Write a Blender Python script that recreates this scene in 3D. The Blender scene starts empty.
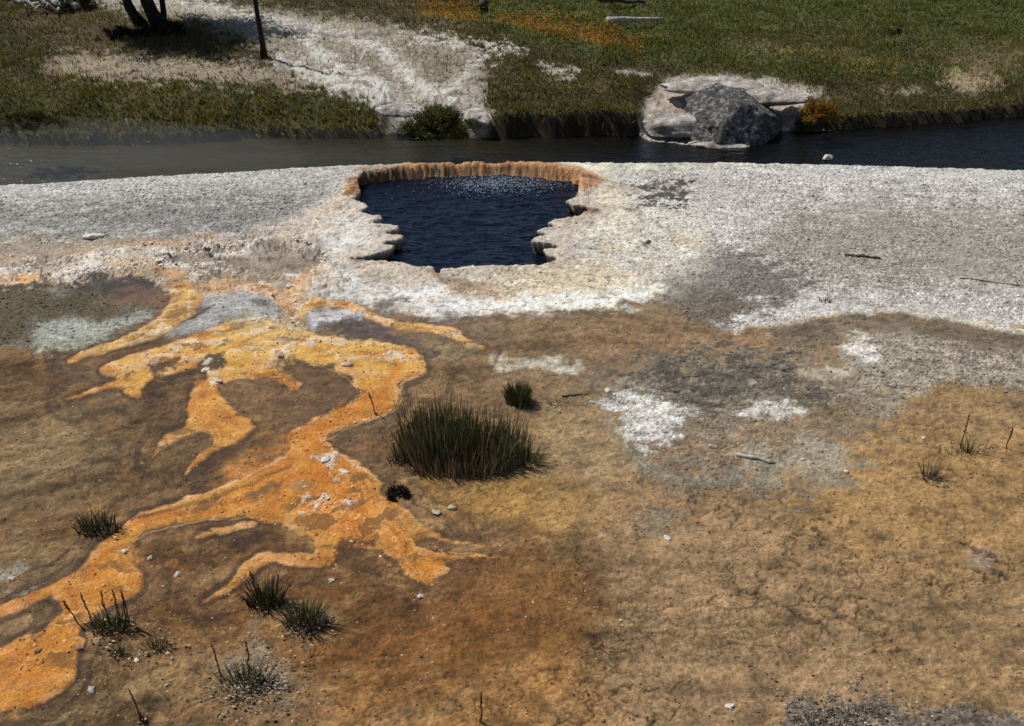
import bpy, math, random
import numpy as np
from mathutils import Vector, noise as mnoise

# ------------------------------------------------------------------ camera, sky, sun, exposure
sc = bpy.context.scene
COL = sc.collection
H, PITCH, F = 4.5, math.radians(31.1), 1100.0
cam_d = bpy.data.cameras.new("camera")
cam_d.sensor_width = 36.0
cam_d.lens = 36.0 * F / 1024.0
cam_d.clip_end = 2000
cam = bpy.data.objects.new("camera", cam_d)
COL.objects.link(cam)
cam.location = (0, 0, H)
cam.rotation_euler = (math.pi / 2 - PITCH, 0, 0)
sc.camera = cam

SUN_EL, SUN_AZ = math.radians(56), math.radians(-62)     # azimuth clockwise from +Y: sun at the left, a little beyond
world = bpy.data.worlds.new("World")
sc.world = world
world.use_nodes = True
nt = world.node_tree
nt.nodes.clear()
sky = nt.nodes.new("ShaderNodeTexSky")
sky.sky_type = 'NISHITA'
sky.sun_disc = False
sky.sun_elevation = SUN_EL
sky.sun_rotation = SUN_AZ
bg = nt.nodes.new("ShaderNodeBackground")
bg.inputs[1].default_value = 0.06
wo = nt.nodes.new("ShaderNodeOutputWorld")
nt.links.new(sky.outputs[0], bg.inputs[0])
nt.links.new(bg.outputs[0], wo.inputs[0])
sun_d = bpy.data.lights.new("sun", 'SUN')
sun_d.energy = 3.7
sun_d.angle = math.radians(0.5)
sun_d.color = (1.0, 0.955, 0.89)
sun = bpy.data.objects.new("sun", sun_d)
COL.objects.link(sun)
to_sun = Vector((math.sin(SUN_AZ) * math.cos(SUN_EL), math.cos(SUN_AZ) * math.cos(SUN_EL), math.sin(SUN_EL)))
sun.rotation_euler = to_sun.to_track_quat('Z', 'Y').to_euler()
sc.view_settings.view_transform = 'Standard'
sc.view_settings.look = 'None'
sc.view_settings.exposure = 0.04
sc.view_settings.gamma = 1
sc.render.engine = 'CYCLES'
sc.cycles.volume_bounces = 0
sc.cycles.max_bounces = 6

rng = np.random.default_rng(11)
R = random.Random(5)
CP, SP = math.cos(PITCH), math.sin(PITCH)


def at(u, v, z=0.0):
    """where the photograph's sight line through a point meets height z"""
    a, b = (u - 512) / F, -(v - 363) / F
    dy, dz = CP + b * SP, -SP + b * CP
    t = (z - H) / dz
    return a * t, dy * t


def project(x, y, z):
    dep = y * CP - (z - H) * SP
    up = y * SP + (z - H) * CP
    dep = np.maximum(dep, 0.05)
    return 512 + F * x / dep, 363 - F * up / dep


def lin(c):
    c = np.asarray(c, dtype=float) / 255.0
    return np.where(c <= 0.04045, c / 12.92, ((c + 0.055) / 1.055) ** 2.4)


# ------------------------------------------------------------------ noise
_p = np.random.default_rng(3).permutation(1024)
_ang = np.random.default_rng(4).random(1024) * 2 * np.pi
_gx, _gy = np.cos(_ang), np.sin(_ang)


def pn(x, y, seed=0):
    x = x + seed * 17.31
    y = y + seed * 9.77
    xi = np.floor(x).astype(np.int64)
    yi = np.floor(y).astype(np.int64)
    fx, fy = x - xi, y - yi
    sx = fx * fx * fx * (fx * (fx * 6 - 15) + 10)
    sy = fy * fy * fy * (fy * (fy * 6 - 15) + 10)

    def g(i, j):
        k = _p[(_p[(xi + i) & 1023] + yi + j) & 1023]
        return _gx[k] * (fx - i) + _gy[k] * (fy - j)
    a = g(0, 0) * (1 - sx) + g(1, 0) * sx
    b = g(0, 1) * (1 - sx) + g(1, 1) * sx
    return (a * (1 - sy) + b * sy) * 1.5


def fbm(x, y, octv=3, seed=0, gain=0.5):
    t, a, s = 0, 1.0, 0
    for o in range(octv):
        t = t + a * pn(x * 2 ** o, y * 2 ** o, seed + o * 3)
        s += a
        a *= gain
    return t / s


def sstep(a, b, x):
    t = np.clip((x - a) / (b - a), 0, 1)
    return t * t * (3 - 2 * t)


def chaikin(p, n=2, closed=True):
    p = np.asarray(p, float)
    for _ in range(n):
        q = np.roll(p, -1, 0) if closed else p[1:]
        r = p if closed else p[:-1]
        a, b = r * .75 + q * .25, r * .25 + q * .75
        o = np.empty((len(a) * 2, p.shape[1]))
        o[0::2], o[1::2] = a, b
        p = o if closed else np.vstack([p[:1], o, p[-1:]])
    return p


def sdpoly(x, y, poly):
    n = len(poly)
    d = np.full(x.shape, 1e18)
    s = np.ones(x.shape)
    j = n - 1
    for i in range(n):
        ex, ey = poly[j][0] - poly[i][0], poly[j][1] - poly[i][1]
        wx, wy = x - poly[i][0], y - poly[i][1]
        q = max(ex * ex + ey * ey, 1e-12)
        t = np.clip((wx * ex + wy * ey) / q, 0, 1)
        d = np.minimum(d, (wx - ex * t) ** 2 + (wy - ey * t) ** 2)
        c1, c2, c3 = y >= poly[i][1], y < poly[j][1], ex * wy > ey * wx
        s = np.where((c1 & c2 & c3) | (~c1 & ~c2 & ~c3), -s, s)
        j = i
    return s * np.sqrt(d)


def interp_edge(pts, z):
    w = np.array([at(u, v, z) for u, v in pts])
    return w[:, 0], w[:, 1]


# ------------------------------------------------------------------ lie of the land
WATER_R, WATER_P = -0.45, -0.12
NE = interp_edge([(-700, 222), (-300, 200), (0, 186.5), (50, 184), (100, 181), (150, 177.5), (200, 175), (250, 172.5), (300, 168.5), (335, 167), (400, 165),
                  (480, 163.5), (560, 163.5), (640, 164), (720, 163.5), (800, 165), (900, 167.5), (1024, 171.5), (1300, 182), (1700, 205)], 0.0)
FE = interp_edge([(-700, 158), (-300, 150), (0, 143), (60, 145), (150, 145), (240, 139), (300, 138), (380, 138), (400, 136), (470, 139), (560, 137), (638, 135),
                  (650, 143), (690, 146), (730, 138), (768, 133), (800, 133), (840, 130), (900, 127), (960, 122), (1024, 116), (1300, 98), (1700, 80)], WATER_R)

BANK_X = np.array([at(u, 135, WATER_R)[0] for u in (-800, 300, 390, 480, 500, 636, 650, 790, 815, 1100, 1700)])
BANK_W = np.array([.9, .7, .5, .6, .14, .12, 1.1, .9, .14, .12, .12])
BANK_H = np.array([1, 1, .9, .8, .9, .9, .5, .5, .55, .45, .45])
_pool_uv = [(358, 190, 1), (367, 183, 1), (404, 180, 1), (443, 177, 1), (472, 176, 1), (500, 175.5, 1), (540, 178, 1), (571, 182.5, 1), (580, 187, 1),
            (579, 193, 0), (576, 197, 0), (567, 201, 0), (574, 205, 0), (586, 206.5, 0), (594, 210, 0), (584, 213, 0), (572, 217.5, 0), (556, 220, 0), (548, 223, 0), (560, 227, 0), (541, 230, 0), (538, 233, 0), (553, 236, 0),
            (536, 239, 0), (531, 242.5, 0), (556, 246, 0), (562, 249, 0), (544, 252, 0), (547, 256, 0), (560, 259, 0), (552, 264, 0), (540, 267, 0), (500, 266.5, 0), (472, 268, 0), (452, 270, 0), (443, 270, 0),
            (440, 276, 0), (435, 275, 0), (433, 270, 0), (412, 267, 0), (401, 264, 0), (372, 261, 0), (343, 259.5, 0), (368, 255.5, 0), (392, 250, 0), (394, 247, 0), (377, 244, 0), (402, 240, 0), (403, 236, 0),
            (378, 234, 0), (399, 230, 0), (396, 227, 0), (368, 224, 0), (382, 220, 0), (380, 216, 0), (358, 212, 0), (368, 207, 0), (364, 203, 0), (353, 200, 0), (360, 194, 0)]
POOL = np.array([at(u, v, WATER_P if f else 0.0) for u, v, f in _pool_uv])
PX0, PY0 = POOL.min(0)
PX1, PY1 = POOL.max(0)


def pool_sd(x, y):
    d = np.full(x.shape, 5.0)
    m = (x > PX0 - 1) & (x < PX1 + 1) & (y > PY0 - 1) & (y < PY1 + 1)
    d[m] = sdpoly(x[m], y[m], POOL)
    return d


def height(x, y, micro=True):
    x = np.asarray(x, float)
    y = np.asarray(y, float)
    z = 0.035 * fbm(x * .7, y * .7, 2, 1)
    if micro:
        z = z + 0.010 * fbm(x * 6, y * 6, 4, 2)
    # river
    yn = np.interp(x, *NE) + 0.05 * fbm(x * 5, x * 0, 4, 21, .6)
    yf = np.interp(x, *FE) + 0.10 * fbm(x * 3, y * 0.3, 4, 22)
    dn, df = y - yn, y - yf
    near = z * sstep(0.0, -0.6, dn) + 0.012 * sstep(-.15, 0, dn)
    near = near - 0.85 * sstep(0.0, 0.30, dn)
    # far bank: step height varies along it
    steep = sstep(-.4, .2, np.sin(x * 0.9 + 1.3))
    hb = 0.30 + 0.07 * fbm(x * 1.4, x * 0, 2, 23)
    bw = np.interp(x, BANK_X, BANK_W)
    bh = np.interp(x, BANK_X, BANK_H)
    rise = -0.85 + 0.37 * sstep(-0.25, 0.02, df) + (hb + .05) * bh * (.35 * sstep(0, .12, df / bw) + .65 * sstep(0.0, 1, df / bw)) + 0.12 * sstep(.05, 1.2, df) + 0.10 * sstep(.8, 3.5, df)
    und = (0.05 * fbm(x * 2.2, y * 2.2, 3, 24) + 0.025 * fbm(x * 9, y * 9, 3, 25)) * sstep(0.0, .5, df)
    far = rise + und
    # grassy ground far off rolls gently up
    far = far + 0.02 * np.maximum(df - 4, 0) ** 1.0 * sstep(6, 30, df) + 0.8 * sstep(20, 90, df) * fbm(x * .03, y * .03, 2, 26)
    # pale sinter toe beside the boulder
    bx, by = at(672, 118, -0.2)
    far = far - 0.16 * np.exp(-(((x - bx) / .55) ** 2 + ((y - by) / .7) ** 2)) * sstep(0, .4, df)
    # channel in the white path
    cx, cy = at(398, 122, -0.3)
    far = far - 0.16 * np.exp(-(((x - cx) / .22) ** 2 + ((y - cy) / .5) ** 2))
    mid = (yn + yf) / 2
    z = np.where(y < mid, near, far)
    # pool
    xw = x + 0.018 * fbm(x * 16, y * 16, 3, 31) + .010 * fbm(x * 38, y * 38, 2, 35)
    yw = y + 0.018 * fbm(x * 16, y * 16, 3, 32) + .010 * fbm(x * 38, y * 38, 2, 36)
    sd = pool_sd(xw, yw)
    ff = sstep(PY1 - 0.40, PY1 - 0.20, y)
    mid_ = np.clip(1 - (np.abs(x - (PX0 + PX1) / 2) / ((PX1 - PX0) / 2)) ** 2.5, 0, 1)
    w = 0.004 + ff * (.02 + .06 * mid_) * (1 + .5 * fbm(x * 7, x * 0, 4, 33, .7))
    crest = 0.018 + ff * (.004 * mid_ - .01) + 0.014 * fbm(x * 10, y * 10, 2, 34)
    zr = z + crest * sstep(w + .22, w + 0.01, sd)
    inner = WATER_P - 0.02
    t = np.clip(sd / w, 0, 1)
    wall_f = np.where(sd > 0, inner + (zr - inner) * t, inner - 0.5 * sstep(0, -0.25, sd))
    wall_s = zr - .018 * sstep(0.006, -.014, sd) - .17 * sstep(-.012, -.05, sd) - .4 * sstep(-.05, -.3, sd)
    inside = wall_f * ff + wall_s * (1 - ff)
    z = np.where(sd >= w, zr, inside)
    return z


def place(u, v):
    x, y = at(u, v, 0)
    for _ in range(6):
        z = float(height(np.array([x]), np.array([y]), False)[0])
        x, y = at(u, v, z)
    return x, y, z


# ------------------------------------------------------------------ ground sheet
def grow(a, step, k, n):
    o = [a]
    for _ in range(n):
        step *= k
        o.append(o[-1] + step)
    return o[1:]


us = np.concatenate([np.array(grow(-60, -1.3, 1.11, 55))[::-1], np.arange(-60, 1085, 1.15), np.array(grow(1084.4, 1.3, 1.11, 55))])
vs = np.arange(752, -14, -0.92)
ys = np.array([at(512, v)[1] for v in vs])
ys = np.concatenate([np.array(grow(ys[0], -0.01, 1.10, 50))[::-1], ys, np.array(grow(ys[-1], 0.09, 1.09, 66))])
dep = ys * CP + H * SP
dep = np.where(dep > 4.5, dep, 4.5 - 1.5 * (1 - np.exp(-(4.5 - dep) / 3.0)))
XX = (us[None, :] - 512) / F * dep[:, None]
YY = np.repeat(ys[:, None], len(us), 1)
nr, nc = XX.shape
X, Y = XX.ravel(), YY.ravel()
Z = height(X, Y)
U0, V0 = project(X, Y, Z)
# the crust overhangs the water: below the lip the wall is undercut
_m = np.nonzero((X > PX0 - .3) & (X < PX1 + .3) & (Y > PY0 - .3) & (Y < PY1 + .3))[0]
_x, _y = X[_m], Y[_m]
_e = .01
_s0 = pool_sd(_x, _y)
_gx0, _gy0 = (pool_sd(_x + _e, _y) - pool_sd(_x - _e, _y)) / (2 * _e), (pool_sd(_x, _y + _e) - pool_sd(_x, _y - _e)) / (2 * _e)
_sw = pool_sd(_x + 0.018 * fbm(_x * 16, _y * 16, 3, 31), _y + 0.018 * fbm(_x * 16, _y * 16, 3, 32))
_sh = .10 * sstep(-.012, -.045, _sw) * sstep(-.35, -.08, _sw) * (1 - sstep(PY1 - .40, PY1 - .20, _y))
X = X.copy()
Y = Y.copy()
X[_m] += _gx0 * _sh
Y[_m] += _gy0 * _sh
sx_ = .03 * fbm(X * 5, Y * 5, 3, 45) + .010 * fbm(X * 16, Y * 16, 2, 47)
sy_ = .045 * fbm(X * 5, Y * 5, 3, 46) + .014 * fbm(X * 16, Y * 16, 2, 48)
wx = 0.06 * fbm(X * 4, Y * 4, 2, 41) + 0.035 * fbm(X * 15, Y * 15, 4, 42, .65)
wy = 0.09 * fbm(X * 4, Y * 4, 2, 43) + 0.05 * fbm(X * 15, Y * 15, 4, 44, .65)
US, VS = project(X + sx_, Y + sy_, Z)      # gently wandering edges
UB, VB = project(X + wx * 1.9, Y + wy * 1.9, Z)      # strongly broken edges
farside = sstep(-.1, .1, Y - (np.interp(X, *NE) + np.interp(X, *FE)) / 2)

n0 = fbm(X * .8, Y * .8, 3, 50)
n1 = fbm(X * 4, Y * 7, 4, 51)
n2 = fbm(X * 18, Y * 24, 3, 52)
n3 = fbm(X * 55, Y * 55, 2, 53)
C = np.empty((X.size, 3))
GR = np.zeros(X.size)       # pebbly
WET = np.zeros(X.size)
GRASS = np.zeros(X.size)
DZ = np.zeros(X.size)
C[:] = lin((132, 104, 76))


def mixc(m, c):
    C[:] = C * (1 - m[:, None]) + lin(c)[None, :] * m[:, None]


mixc(sstep(-.1, .5, n0) * .6, (142, 112, 76))
mixc(sstep(.0, .6, n1) * .5, (112, 86, 60))
mixc(sstep(.05, .5, -n1) * .4, (152, 126, 98))


def paint(poly, col, soft=3, alpha=1.0, big=False, gr=None, wet=None, grass=None, dz=0, brk=0.0, smooth=2):
    """lay a patch of another ground over the sheet; its outline is given as the photograph shows it"""
    p = chaikin(poly, smooth)
    uu, vv = (UB, VB) if big else (US, VS)
    mg = soft * 2 + 16 + abs(brk) * 30
    x0, y0 = p.min(0) - mg
    x1, y1 = p.max(0) + mg
    idx = np.nonzero((uu > x0) & (uu < x1) & (vv > y0) & (vv < y1))[0]
    if not len(idx):
        return
    sd = sdpoly(uu[idx], vv[idx], p)
    if brk:
        sd = sd + brk * (26 * n2[idx] + 34 * n1[idx] + 9 * n3[idx])
    m = sstep(soft, -soft, sd) * alpha
    k = m[:, None]
    C[idx] = C[idx] * (1 - k) + lin(col)[None, :] * k
    for arr, val in ((GR, gr), (WET, wet), (GRASS, grass)):
        if val is not None:
            arr[idx] = arr[idx] * (1 - m) + val * m
    if dz:
        DZ[idx] += dz * m


def streak(pts, col, w=3, soft=2, alpha=1.0, big=False, **kw):
    """a line given as (u, v, half-width)"""
    pts = [(p[0], p[1], p[2] if len(p) > 2 else w) for p in pts]
    pts = chaikin(pts, 2, False)
    uu, vv = (UB, VB) if big else (US, VS)
    mg = soft * 2 + 8
    idx = np.nonzero((uu > pts[:, 0].min() - mg) & (uu < pts[:, 0].max() + mg) & (vv > pts[:, 1].min() - mg) & (vv < pts[:, 1].max() + mg))[0]
    if not len(idx):
        return
    d = np.full(len(idx), 1e9)
    for a, b in zip(pts[:-1], pts[1:]):
        ex, ey = b[0] - a[0], b[1] - a[1]
        x, y = uu[idx] - a[0], vv[idx] - a[1]
        t = np.clip((x * ex + y * ey) / max(ex * ex + ey * ey, 1e-9), 0, 1)
        d = np.minimum(d, np.hypot(x - ex * t, y - ey * t) - (a[2] + (b[2] - a[2]) * t))
    if 'brk' in kw:
        d = d + kw['brk'] * (26 * n2[idx] + 34 * n1[idx])
    m = sstep(soft, -soft, d) * alpha
    k = m[:, None]
    C[idx] = C[idx] * (1 - k) + lin(col)[None, :] * k
    for arr, key in ((GR, 'gr'), (WET, 'wet'), (GRASS, 'grass')):
        if key in kw:
            arr[idx] = arr[idx] * (1 - m) + kw[key] * m
    if 'dz' in kw:
        DZ[idx] += kw['dz'] * m


#@LAYERS
# ---- broad soils of the near side
paint([(-90, 330), (250, 330), (330, 420), (300, 520), (150, 560), (60, 590), (-90, 640)], (108, 80, 50), 18, .9, True)
paint([(-60, 400), (60, 400), (130, 410), (150, 450), (100, 500), (20, 520), (-60, 520)], (128, 110, 88), 26, .75, True, brk=.8)
paint([(-60, 540), (40, 530), (75, 548), (60, 580), (10, 590), (-60, 600)], (126, 106, 82), 16, .7, True, brk=.6)
paint([(40, 355), (190, 345), (200, 385), (150, 400), (80, 400), (10, 395), (-60, 400), (-60, 365)], (88, 68, 50), 14, .8, True, brk=.5)
paint([(90, 545), (300, 520), (430, 560), (600, 560), (620, 640), (540, 690), (380, 680), (280, 660), (160, 640), (90, 620)], (104, 66, 26), 30, .85, True, brk=.5)
paint([(-60, 700), (60, 690), (110, 660), (150, 690), (140, 760), (-60, 780)], (90, 72, 46), 18, .8, True, brk=.6)
paint([(330, 660), (560, 640), (620, 740), (300, 760)], (150, 106, 54), 40, .7, True)
paint([(400, 480), (560, 470), (620, 520), (560, 540), (460, 520), (410, 500)], (156, 118, 62), 18, .8, True, brk=.5)
paint([(820, 430), (1100, 430), (1100, 560), (900, 570), (800, 540), (780, 500)], (146, 112, 70), 40, .75, True)
paint([(520, 500), (760, 500), (900, 640), (900, 760), (640, 760), (600, 600)], (138, 110, 82), 40, .6, True)
paint([(395, 330), (560, 316), (660, 303), (760, 330), (850, 326), (860, 350), (800, 380), (700, 385), (600, 400), (540, 420), (440, 400), (420, 350)], (118, 96, 74), 12, .9, True)
paint([(530, 330), (700, 325), (820, 335), (760, 350), (640, 352), (540, 350)], (128, 98, 72), 10, .7, True)
paint([(590, 385), (640, 360), (720, 348), (830, 352), (880, 375), (900, 410), (850, 440), (800, 465), (720, 482), (660, 480), (625, 450), (600, 410)], (124, 114, 102), 16, .9, True, gr=.45, brk=1.0)
paint([(640, 372), (720, 352), (800, 362), (850, 385), (830, 402), (740, 400), (690, 410), (640, 392)], (94, 87, 78), 9, .85, True, gr=.6, brk=1.5)
paint([(730, 445), (800, 430), (860, 450), (850, 480), (790, 492), (735, 478)], (146, 138, 124), 10, .75, True, gr=.4, brk=1.3)
paint([(600, 430), (660, 440), (760, 425), (840, 400), (860, 420), (760, 450), (650, 470)], (140, 112, 84), 8, .7, True, brk=1.5)
streak([(690, 350, 1), (740, 372, 2), (800, 384, 3), (860, 396, 2)], (80, 72, 62), soft=5, alpha=.6, big=True, gr=.5)
streak([(640, 380, 1), (700, 392, 2), (760, 396, 2)], (84, 76, 66), soft=4, alpha=.6, big=True, gr=.5)
paint([(540, 400), (600, 400), (625, 440), (640, 470), (590, 480), (530, 470)], (136, 114, 86), 20, .7, True)
# grey arc below the white crust patch
streak([(612, 420, 2), (625, 445, 4), (645, 470, 6), (690, 482, 6), (760, 484, 4)], (132, 125, 112), soft=5, alpha=.7, gr=.3)
streak([(618, 428, .6), (632, 456, .8), (652, 474, .8), (700, 478, .5)], (168, 158, 140), soft=1.2, alpha=.7)
# ---- pale sinter, right
paint([(590, 150), (1800, 150), (1800, 420), (1064, 340), (1000, 327), (940, 316), (880, 309), (820, 315), (770, 328), (725, 332), (690, 308), (655, 297), (640, 250)], (200, 197, 189), 4, 1, True, gr=1, brk=.25, smooth=1)
paint([(770, 205), (900, 195), (1000, 205), (1100, 215), (1100, 300), (900, 290), (800, 292), (730, 260)], (146, 137, 124), 30, .8, True, gr=1, brk=.8)
paint([(640, 168), (760, 168), (820, 190), (760, 205), (660, 205)], (178, 170, 160), 14, .6, True, gr=1, brk=.6)
paint([(635, 262), (690, 245), (760, 255), (812, 280), (800, 300), (740, 315), (715, 328), (670, 305), (650, 285)], (112, 106, 99), 11, .92, True, gr=.8, brk=.6)
paint([(640, 285), (720, 285), (750, 310), (720, 332), (680, 315)], (104, 92, 80), 10, .8, True, gr=.5, brk=.5)
paint([(632, 186), (660, 180), (690, 190), (680, 202), (645, 198)], (74, 72, 66), 7, .95, True, gr=.8, brk=.5)
streak([(560, 171, 1), (600, 182, 2), (640, 192, 2)], (160, 140, 116), soft=4, alpha=.5)
streak([(640, 250, 1), (656, 262, 4), (700, 255, 2), (690, 238, 1), (716, 226, 3)], (226, 224, 222), soft=5, alpha=.7, gr=.3)
# arc and gravel mound lower right
paint([(760, 340), (830, 314), (900, 312), (1000, 330), (1100, 345), (1100, 375), (930, 345), (850, 336), (800, 355)], (106, 92, 79), 6, .95, True, brk=.2)
streak([(735, 325, 1.5), (790, 325, 1.5), (815, 316, 1.2), (870, 309, 1.6), (930, 314, 1.6), (1024, 333, 2), (1090, 345, 2)], (208, 202, 190), soft=2.2, alpha=.8, gr=.8, dz=.012)
paint([(838, 345), (868, 331), (930, 338), (1000, 352), (1100, 362), (1100, 388), (960, 388), (900, 398), (855, 382)], (158, 148, 132), 7, .95, True, gr=1, brk=.35, dz=.012)
paint([(838, 348), (862, 334), (880, 345), (882, 364), (866, 368)], (206, 200, 193), 4, .9, True, gr=.6, brk=.3)
paint([(800, 374), (824, 366), (850, 370), (853, 380), (830, 385), (812, 381)], (176, 160, 140), 5, .85, gr=.1, brk=.5)
streak([(826, 366, .5), (836, 371, 2), (848, 374, 1)], (214, 206, 194), soft=2, alpha=.8)
paint([(595, 398), (615, 393), (648, 396), (690, 410), (682, 424), (668, 440), (650, 447), (634, 440), (622, 420)], (204, 200, 194), 3.0, .95, True, gr=.7, brk=.6, dz=.01)
paint([(728, 414), (748, 403), (800, 404), (812, 411), (760, 420)], (208, 204, 198), 3, .9, True, gr=.6, brk=.3, dz=.008)
paint([(860, 388), (900, 392), (915, 402), (880, 410), (850, 400)], (150, 138, 120), 5, .8, True, gr=.9, brk=.5)
paint([(930, 385), (970, 382), (1010, 392), (990, 400), (940, 398)], (146, 116, 76), 6, .7, True)
streak([(488, 360, 1), (520, 366, 4), (548, 361, 5), (576, 370, 4)], (178, 172, 162), soft=3.5, alpha=.85, big=True, gr=.3)
streak([(420, 352, 2), (440, 350, 6), (468, 356, 3)], (160, 148, 124), soft=6, alpha=.75, big=True)
paint([(600, 180), (680, 205), (716, 235), (712, 262), (660, 292), (580, 290)], (202, 194, 182), 26, .85, True, gr=.6, brk=.8)
# ---- pale sinter, left, and the mantle round the spring
paint([(-1400, 150), (380, 150), (380, 240), (260, 248), (180, 240), (60, 256), (-60, 262), (-1400, 330)], (176, 173, 166), 4, 1, True, gr=1, brk=.2, smooth=1)
paint([(80, 205), (200, 196), (330, 196), (310, 226), (210, 240), (100, 232), (-60, 226), (-60, 210)], (134, 132, 127), 14, .85, True, gr=1, brk=.7)
paint([(-60, 232), (60, 236), (180, 232), (240, 240), (150, 250), (40, 256), (-60, 262)], (138, 132, 122), 7, .7, True, gr=.9, brk=.5)
paint([(-60, 262), (60, 250), (160, 240), (300, 240), (330, 300), (300, 340), (160, 300), (100, 285), (-60, 300)], (176, 156, 130), 6, .95, True, gr=.2, brk=.2)
paint([(305, 212), (335, 190), (348, 172), (400, 160), (500, 156), (600, 166), (622, 196), (640, 225), (660, 262), (665, 285), (655, 299), (600, 308), (560, 314), (520, 312), (450, 320), (400, 316), (350, 304), (318, 300), (300, 285), (262, 262), (232, 252), (250, 232)],
      (204, 192, 176), 5, .96, True, gr=.35, brk=.25)
paint([(330, 225), (360, 205), (385, 240), (345, 258), (360, 285), (320, 290), (290, 262)], (222, 217, 208), 8, .7, True, brk=.5)
paint([(592, 220), (680, 222), (700, 255), (640, 290), (590, 280), (565, 250)], (200, 194, 184), 12, .8, True, gr=.7, brk=.6)
paint([(478, 268), (560, 262), (600, 262), (640, 280), (600, 292), (520, 285)], (204, 186, 156), 9, .7, True, gr=.6, brk=.5)
paint([(305, 284), (380, 279), (432, 284), (470, 300), (560, 298), (640, 286), (662, 290), (650, 299), (600, 308), (560, 314), (500, 312), (450, 318), (400, 314), (350, 300), (310, 298)], (226, 224, 219), 4, .85, True, gr=.1, brk=.25)
paint([(366, 303), (388, 296), (414, 297), (396, 309), (380, 313)], (102, 92, 80), 4, .85, True, brk=.2)
paint([(335, 265), (350, 262), (362, 268), (345, 272)], (186, 180, 170), 4, .6)
streak([(437, 269, 3), (440, 278, 5), (462, 287, 5), (500, 292, 4), (508, 297, 2)], (146, 122, 96), soft=4, alpha=.85, big=True)
# orange fluted inner rim at the back of the spring
paint([(343, 194), (349, 178), (385, 168), (426, 159), (477, 154), (528, 156), (567, 162), (606, 174), (600, 184), (581, 190), (571, 186), (540, 182), (500, 180), (443, 182), (404, 185), (367, 187), (357, 196)], (196, 144, 96), 2.2, .97, brk=.06)
paint([(343, 196), (349, 178), (385, 168), (404, 164), (404, 183), (367, 187), (357, 198)], (112, 86, 62), 3, .8, True, brk=.2)
streak([(556, 168, 1), (580, 173, 2), (602, 180, 2)], (112, 84, 54), soft=2, alpha=.7)
_fl = .7 * fbm(X * 9, Z * 9, 3, 61, .7) + .7 * fbm(X * 40, Z * 14, 2, 62)
_ps0 = pool_sd(X, Y)
_rm = sstep(.05, .35, _fl) * (_ps0 > -0.02) * (_ps0 < .13) * (V0 < 197)
mixc(_rm * .7, (92, 60, 38))
mixc((_ps0 > .0) * (_ps0 < .14) * (V0 < 190) * (U0 > 343) * (U0 < 606) * sstep(.05, .3, fbm(X * 6, Y * 20, 3, 63)) * .5, (206, 172, 136))
_rm2 = sstep(.1, .45, -_fl) * (_ps0 > -0.02) * (_ps0 < .13) * (V0 < 197) * (U0 > 400)
mixc(_rm2 * .6, (206, 150, 98))
# dark notches in the ledges, the shade beneath the lobes painted in
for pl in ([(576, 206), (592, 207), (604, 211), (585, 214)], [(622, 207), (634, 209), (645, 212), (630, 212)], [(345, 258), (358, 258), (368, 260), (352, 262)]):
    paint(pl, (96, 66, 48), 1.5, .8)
# ---- shallow run-off west of the spring
paint([(160, 262), (200, 250), (256, 246), (312, 249), (326, 260), (310, 276), (305, 300), (300, 325), (280, 322), (284, 300), (262, 285), (215, 270), (180, 268)], (150, 134, 114), 3, .95, True, gr=.1, wet=.6, brk=.12, dz=-.012)
paint([(166, 256), (196, 250), (240, 250), (236, 262), (190, 264)], (132, 120, 108), 3, .7, True, wet=.6)
paint([(248, 246), (296, 244), (326, 258), (316, 274), (280, 270), (250, 258)], (136, 126, 113), 3, .8, wet=.6)
paint([(150, 270), (200, 268), (260, 278), (290, 296), (296, 320), (276, 320), (270, 302), (246, 292), (214, 292), (196, 300), (176, 292)], (196, 156, 106), 4, .85, True, brk=.3)
paint([(-60, 240), (150, 236), (250, 240), (170, 244), (60, 252), (-60, 262)], (170, 150, 124), 4, .55, True, brk=.4)
# white terraced crusts
for pl in ([(36, 282), (40, 272), (92, 262), (100, 252), (128, 249), (164, 250), (172, 260), (142, 270), (92, 276), (60, 284)],
           [(-10, 274), (20, 268), (48, 262), (66, 262), (40, 270), (10, 276)],
           [(170, 266), (200, 260), (236, 264), (228, 272), (196, 270)],
           [(168, 246), (196, 243), (250, 242), (262, 238), (300, 238), (322, 246), (300, 249), (252, 247), (220, 252)],
           [(310, 262), (330, 262), (345, 280), (326, 290), (308, 282)]):
    paint(pl, (216, 208, 196), 2, .95, True, gr=.35, brk=.5, dz=.028)
paint([(-60, 277), (20, 274), (40, 279), (30, 286), (-60, 293)], (222, 152, 74), 3, .95, True)
streak([(110, 252, 1), (150, 246, 3), (205, 238, 3), (240, 246, 1)], (206, 160, 112), soft=5, alpha=.6, big=True)
# broken terraces: raised pale crust plates with wet tan water between them
_z = np.zeros(X.size)
_tp = chaikin([(-40, 262), (60, 252), (150, 240), (250, 236), (318, 238), (334, 262), (330, 300), (306, 330), (268, 330), (240, 318), (196, 296), (150, 280), (80, 282), (-40, 290)], 2)
_ix = np.nonzero((UB > -80) & (UB < 360) & (VB > 220) & (VB < 350))[0]
_z[_ix] = sstep(4, -6, sdpoly(UB[_ix], VB[_ix], _tp))
_pn1 = fbm(X * 2.6 + sx_ * 8, Y * 4.2 + sy_ * 8, 5, 141, .58)
_pl = sstep(.115, .130, _pn1) * _z
_pr = _z * sstep(.030, .008, np.abs(_pn1 - .02))
_py = sstep(.0, .3, fbm(X * 1.5, Y * 2, 3, 142))
mixc(_z * (1 - _pl) * _py * .6, (200, 162, 108))
mixc(_z * (1 - _pl) * (1 - _py) * .45, (146, 132, 116))
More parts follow.
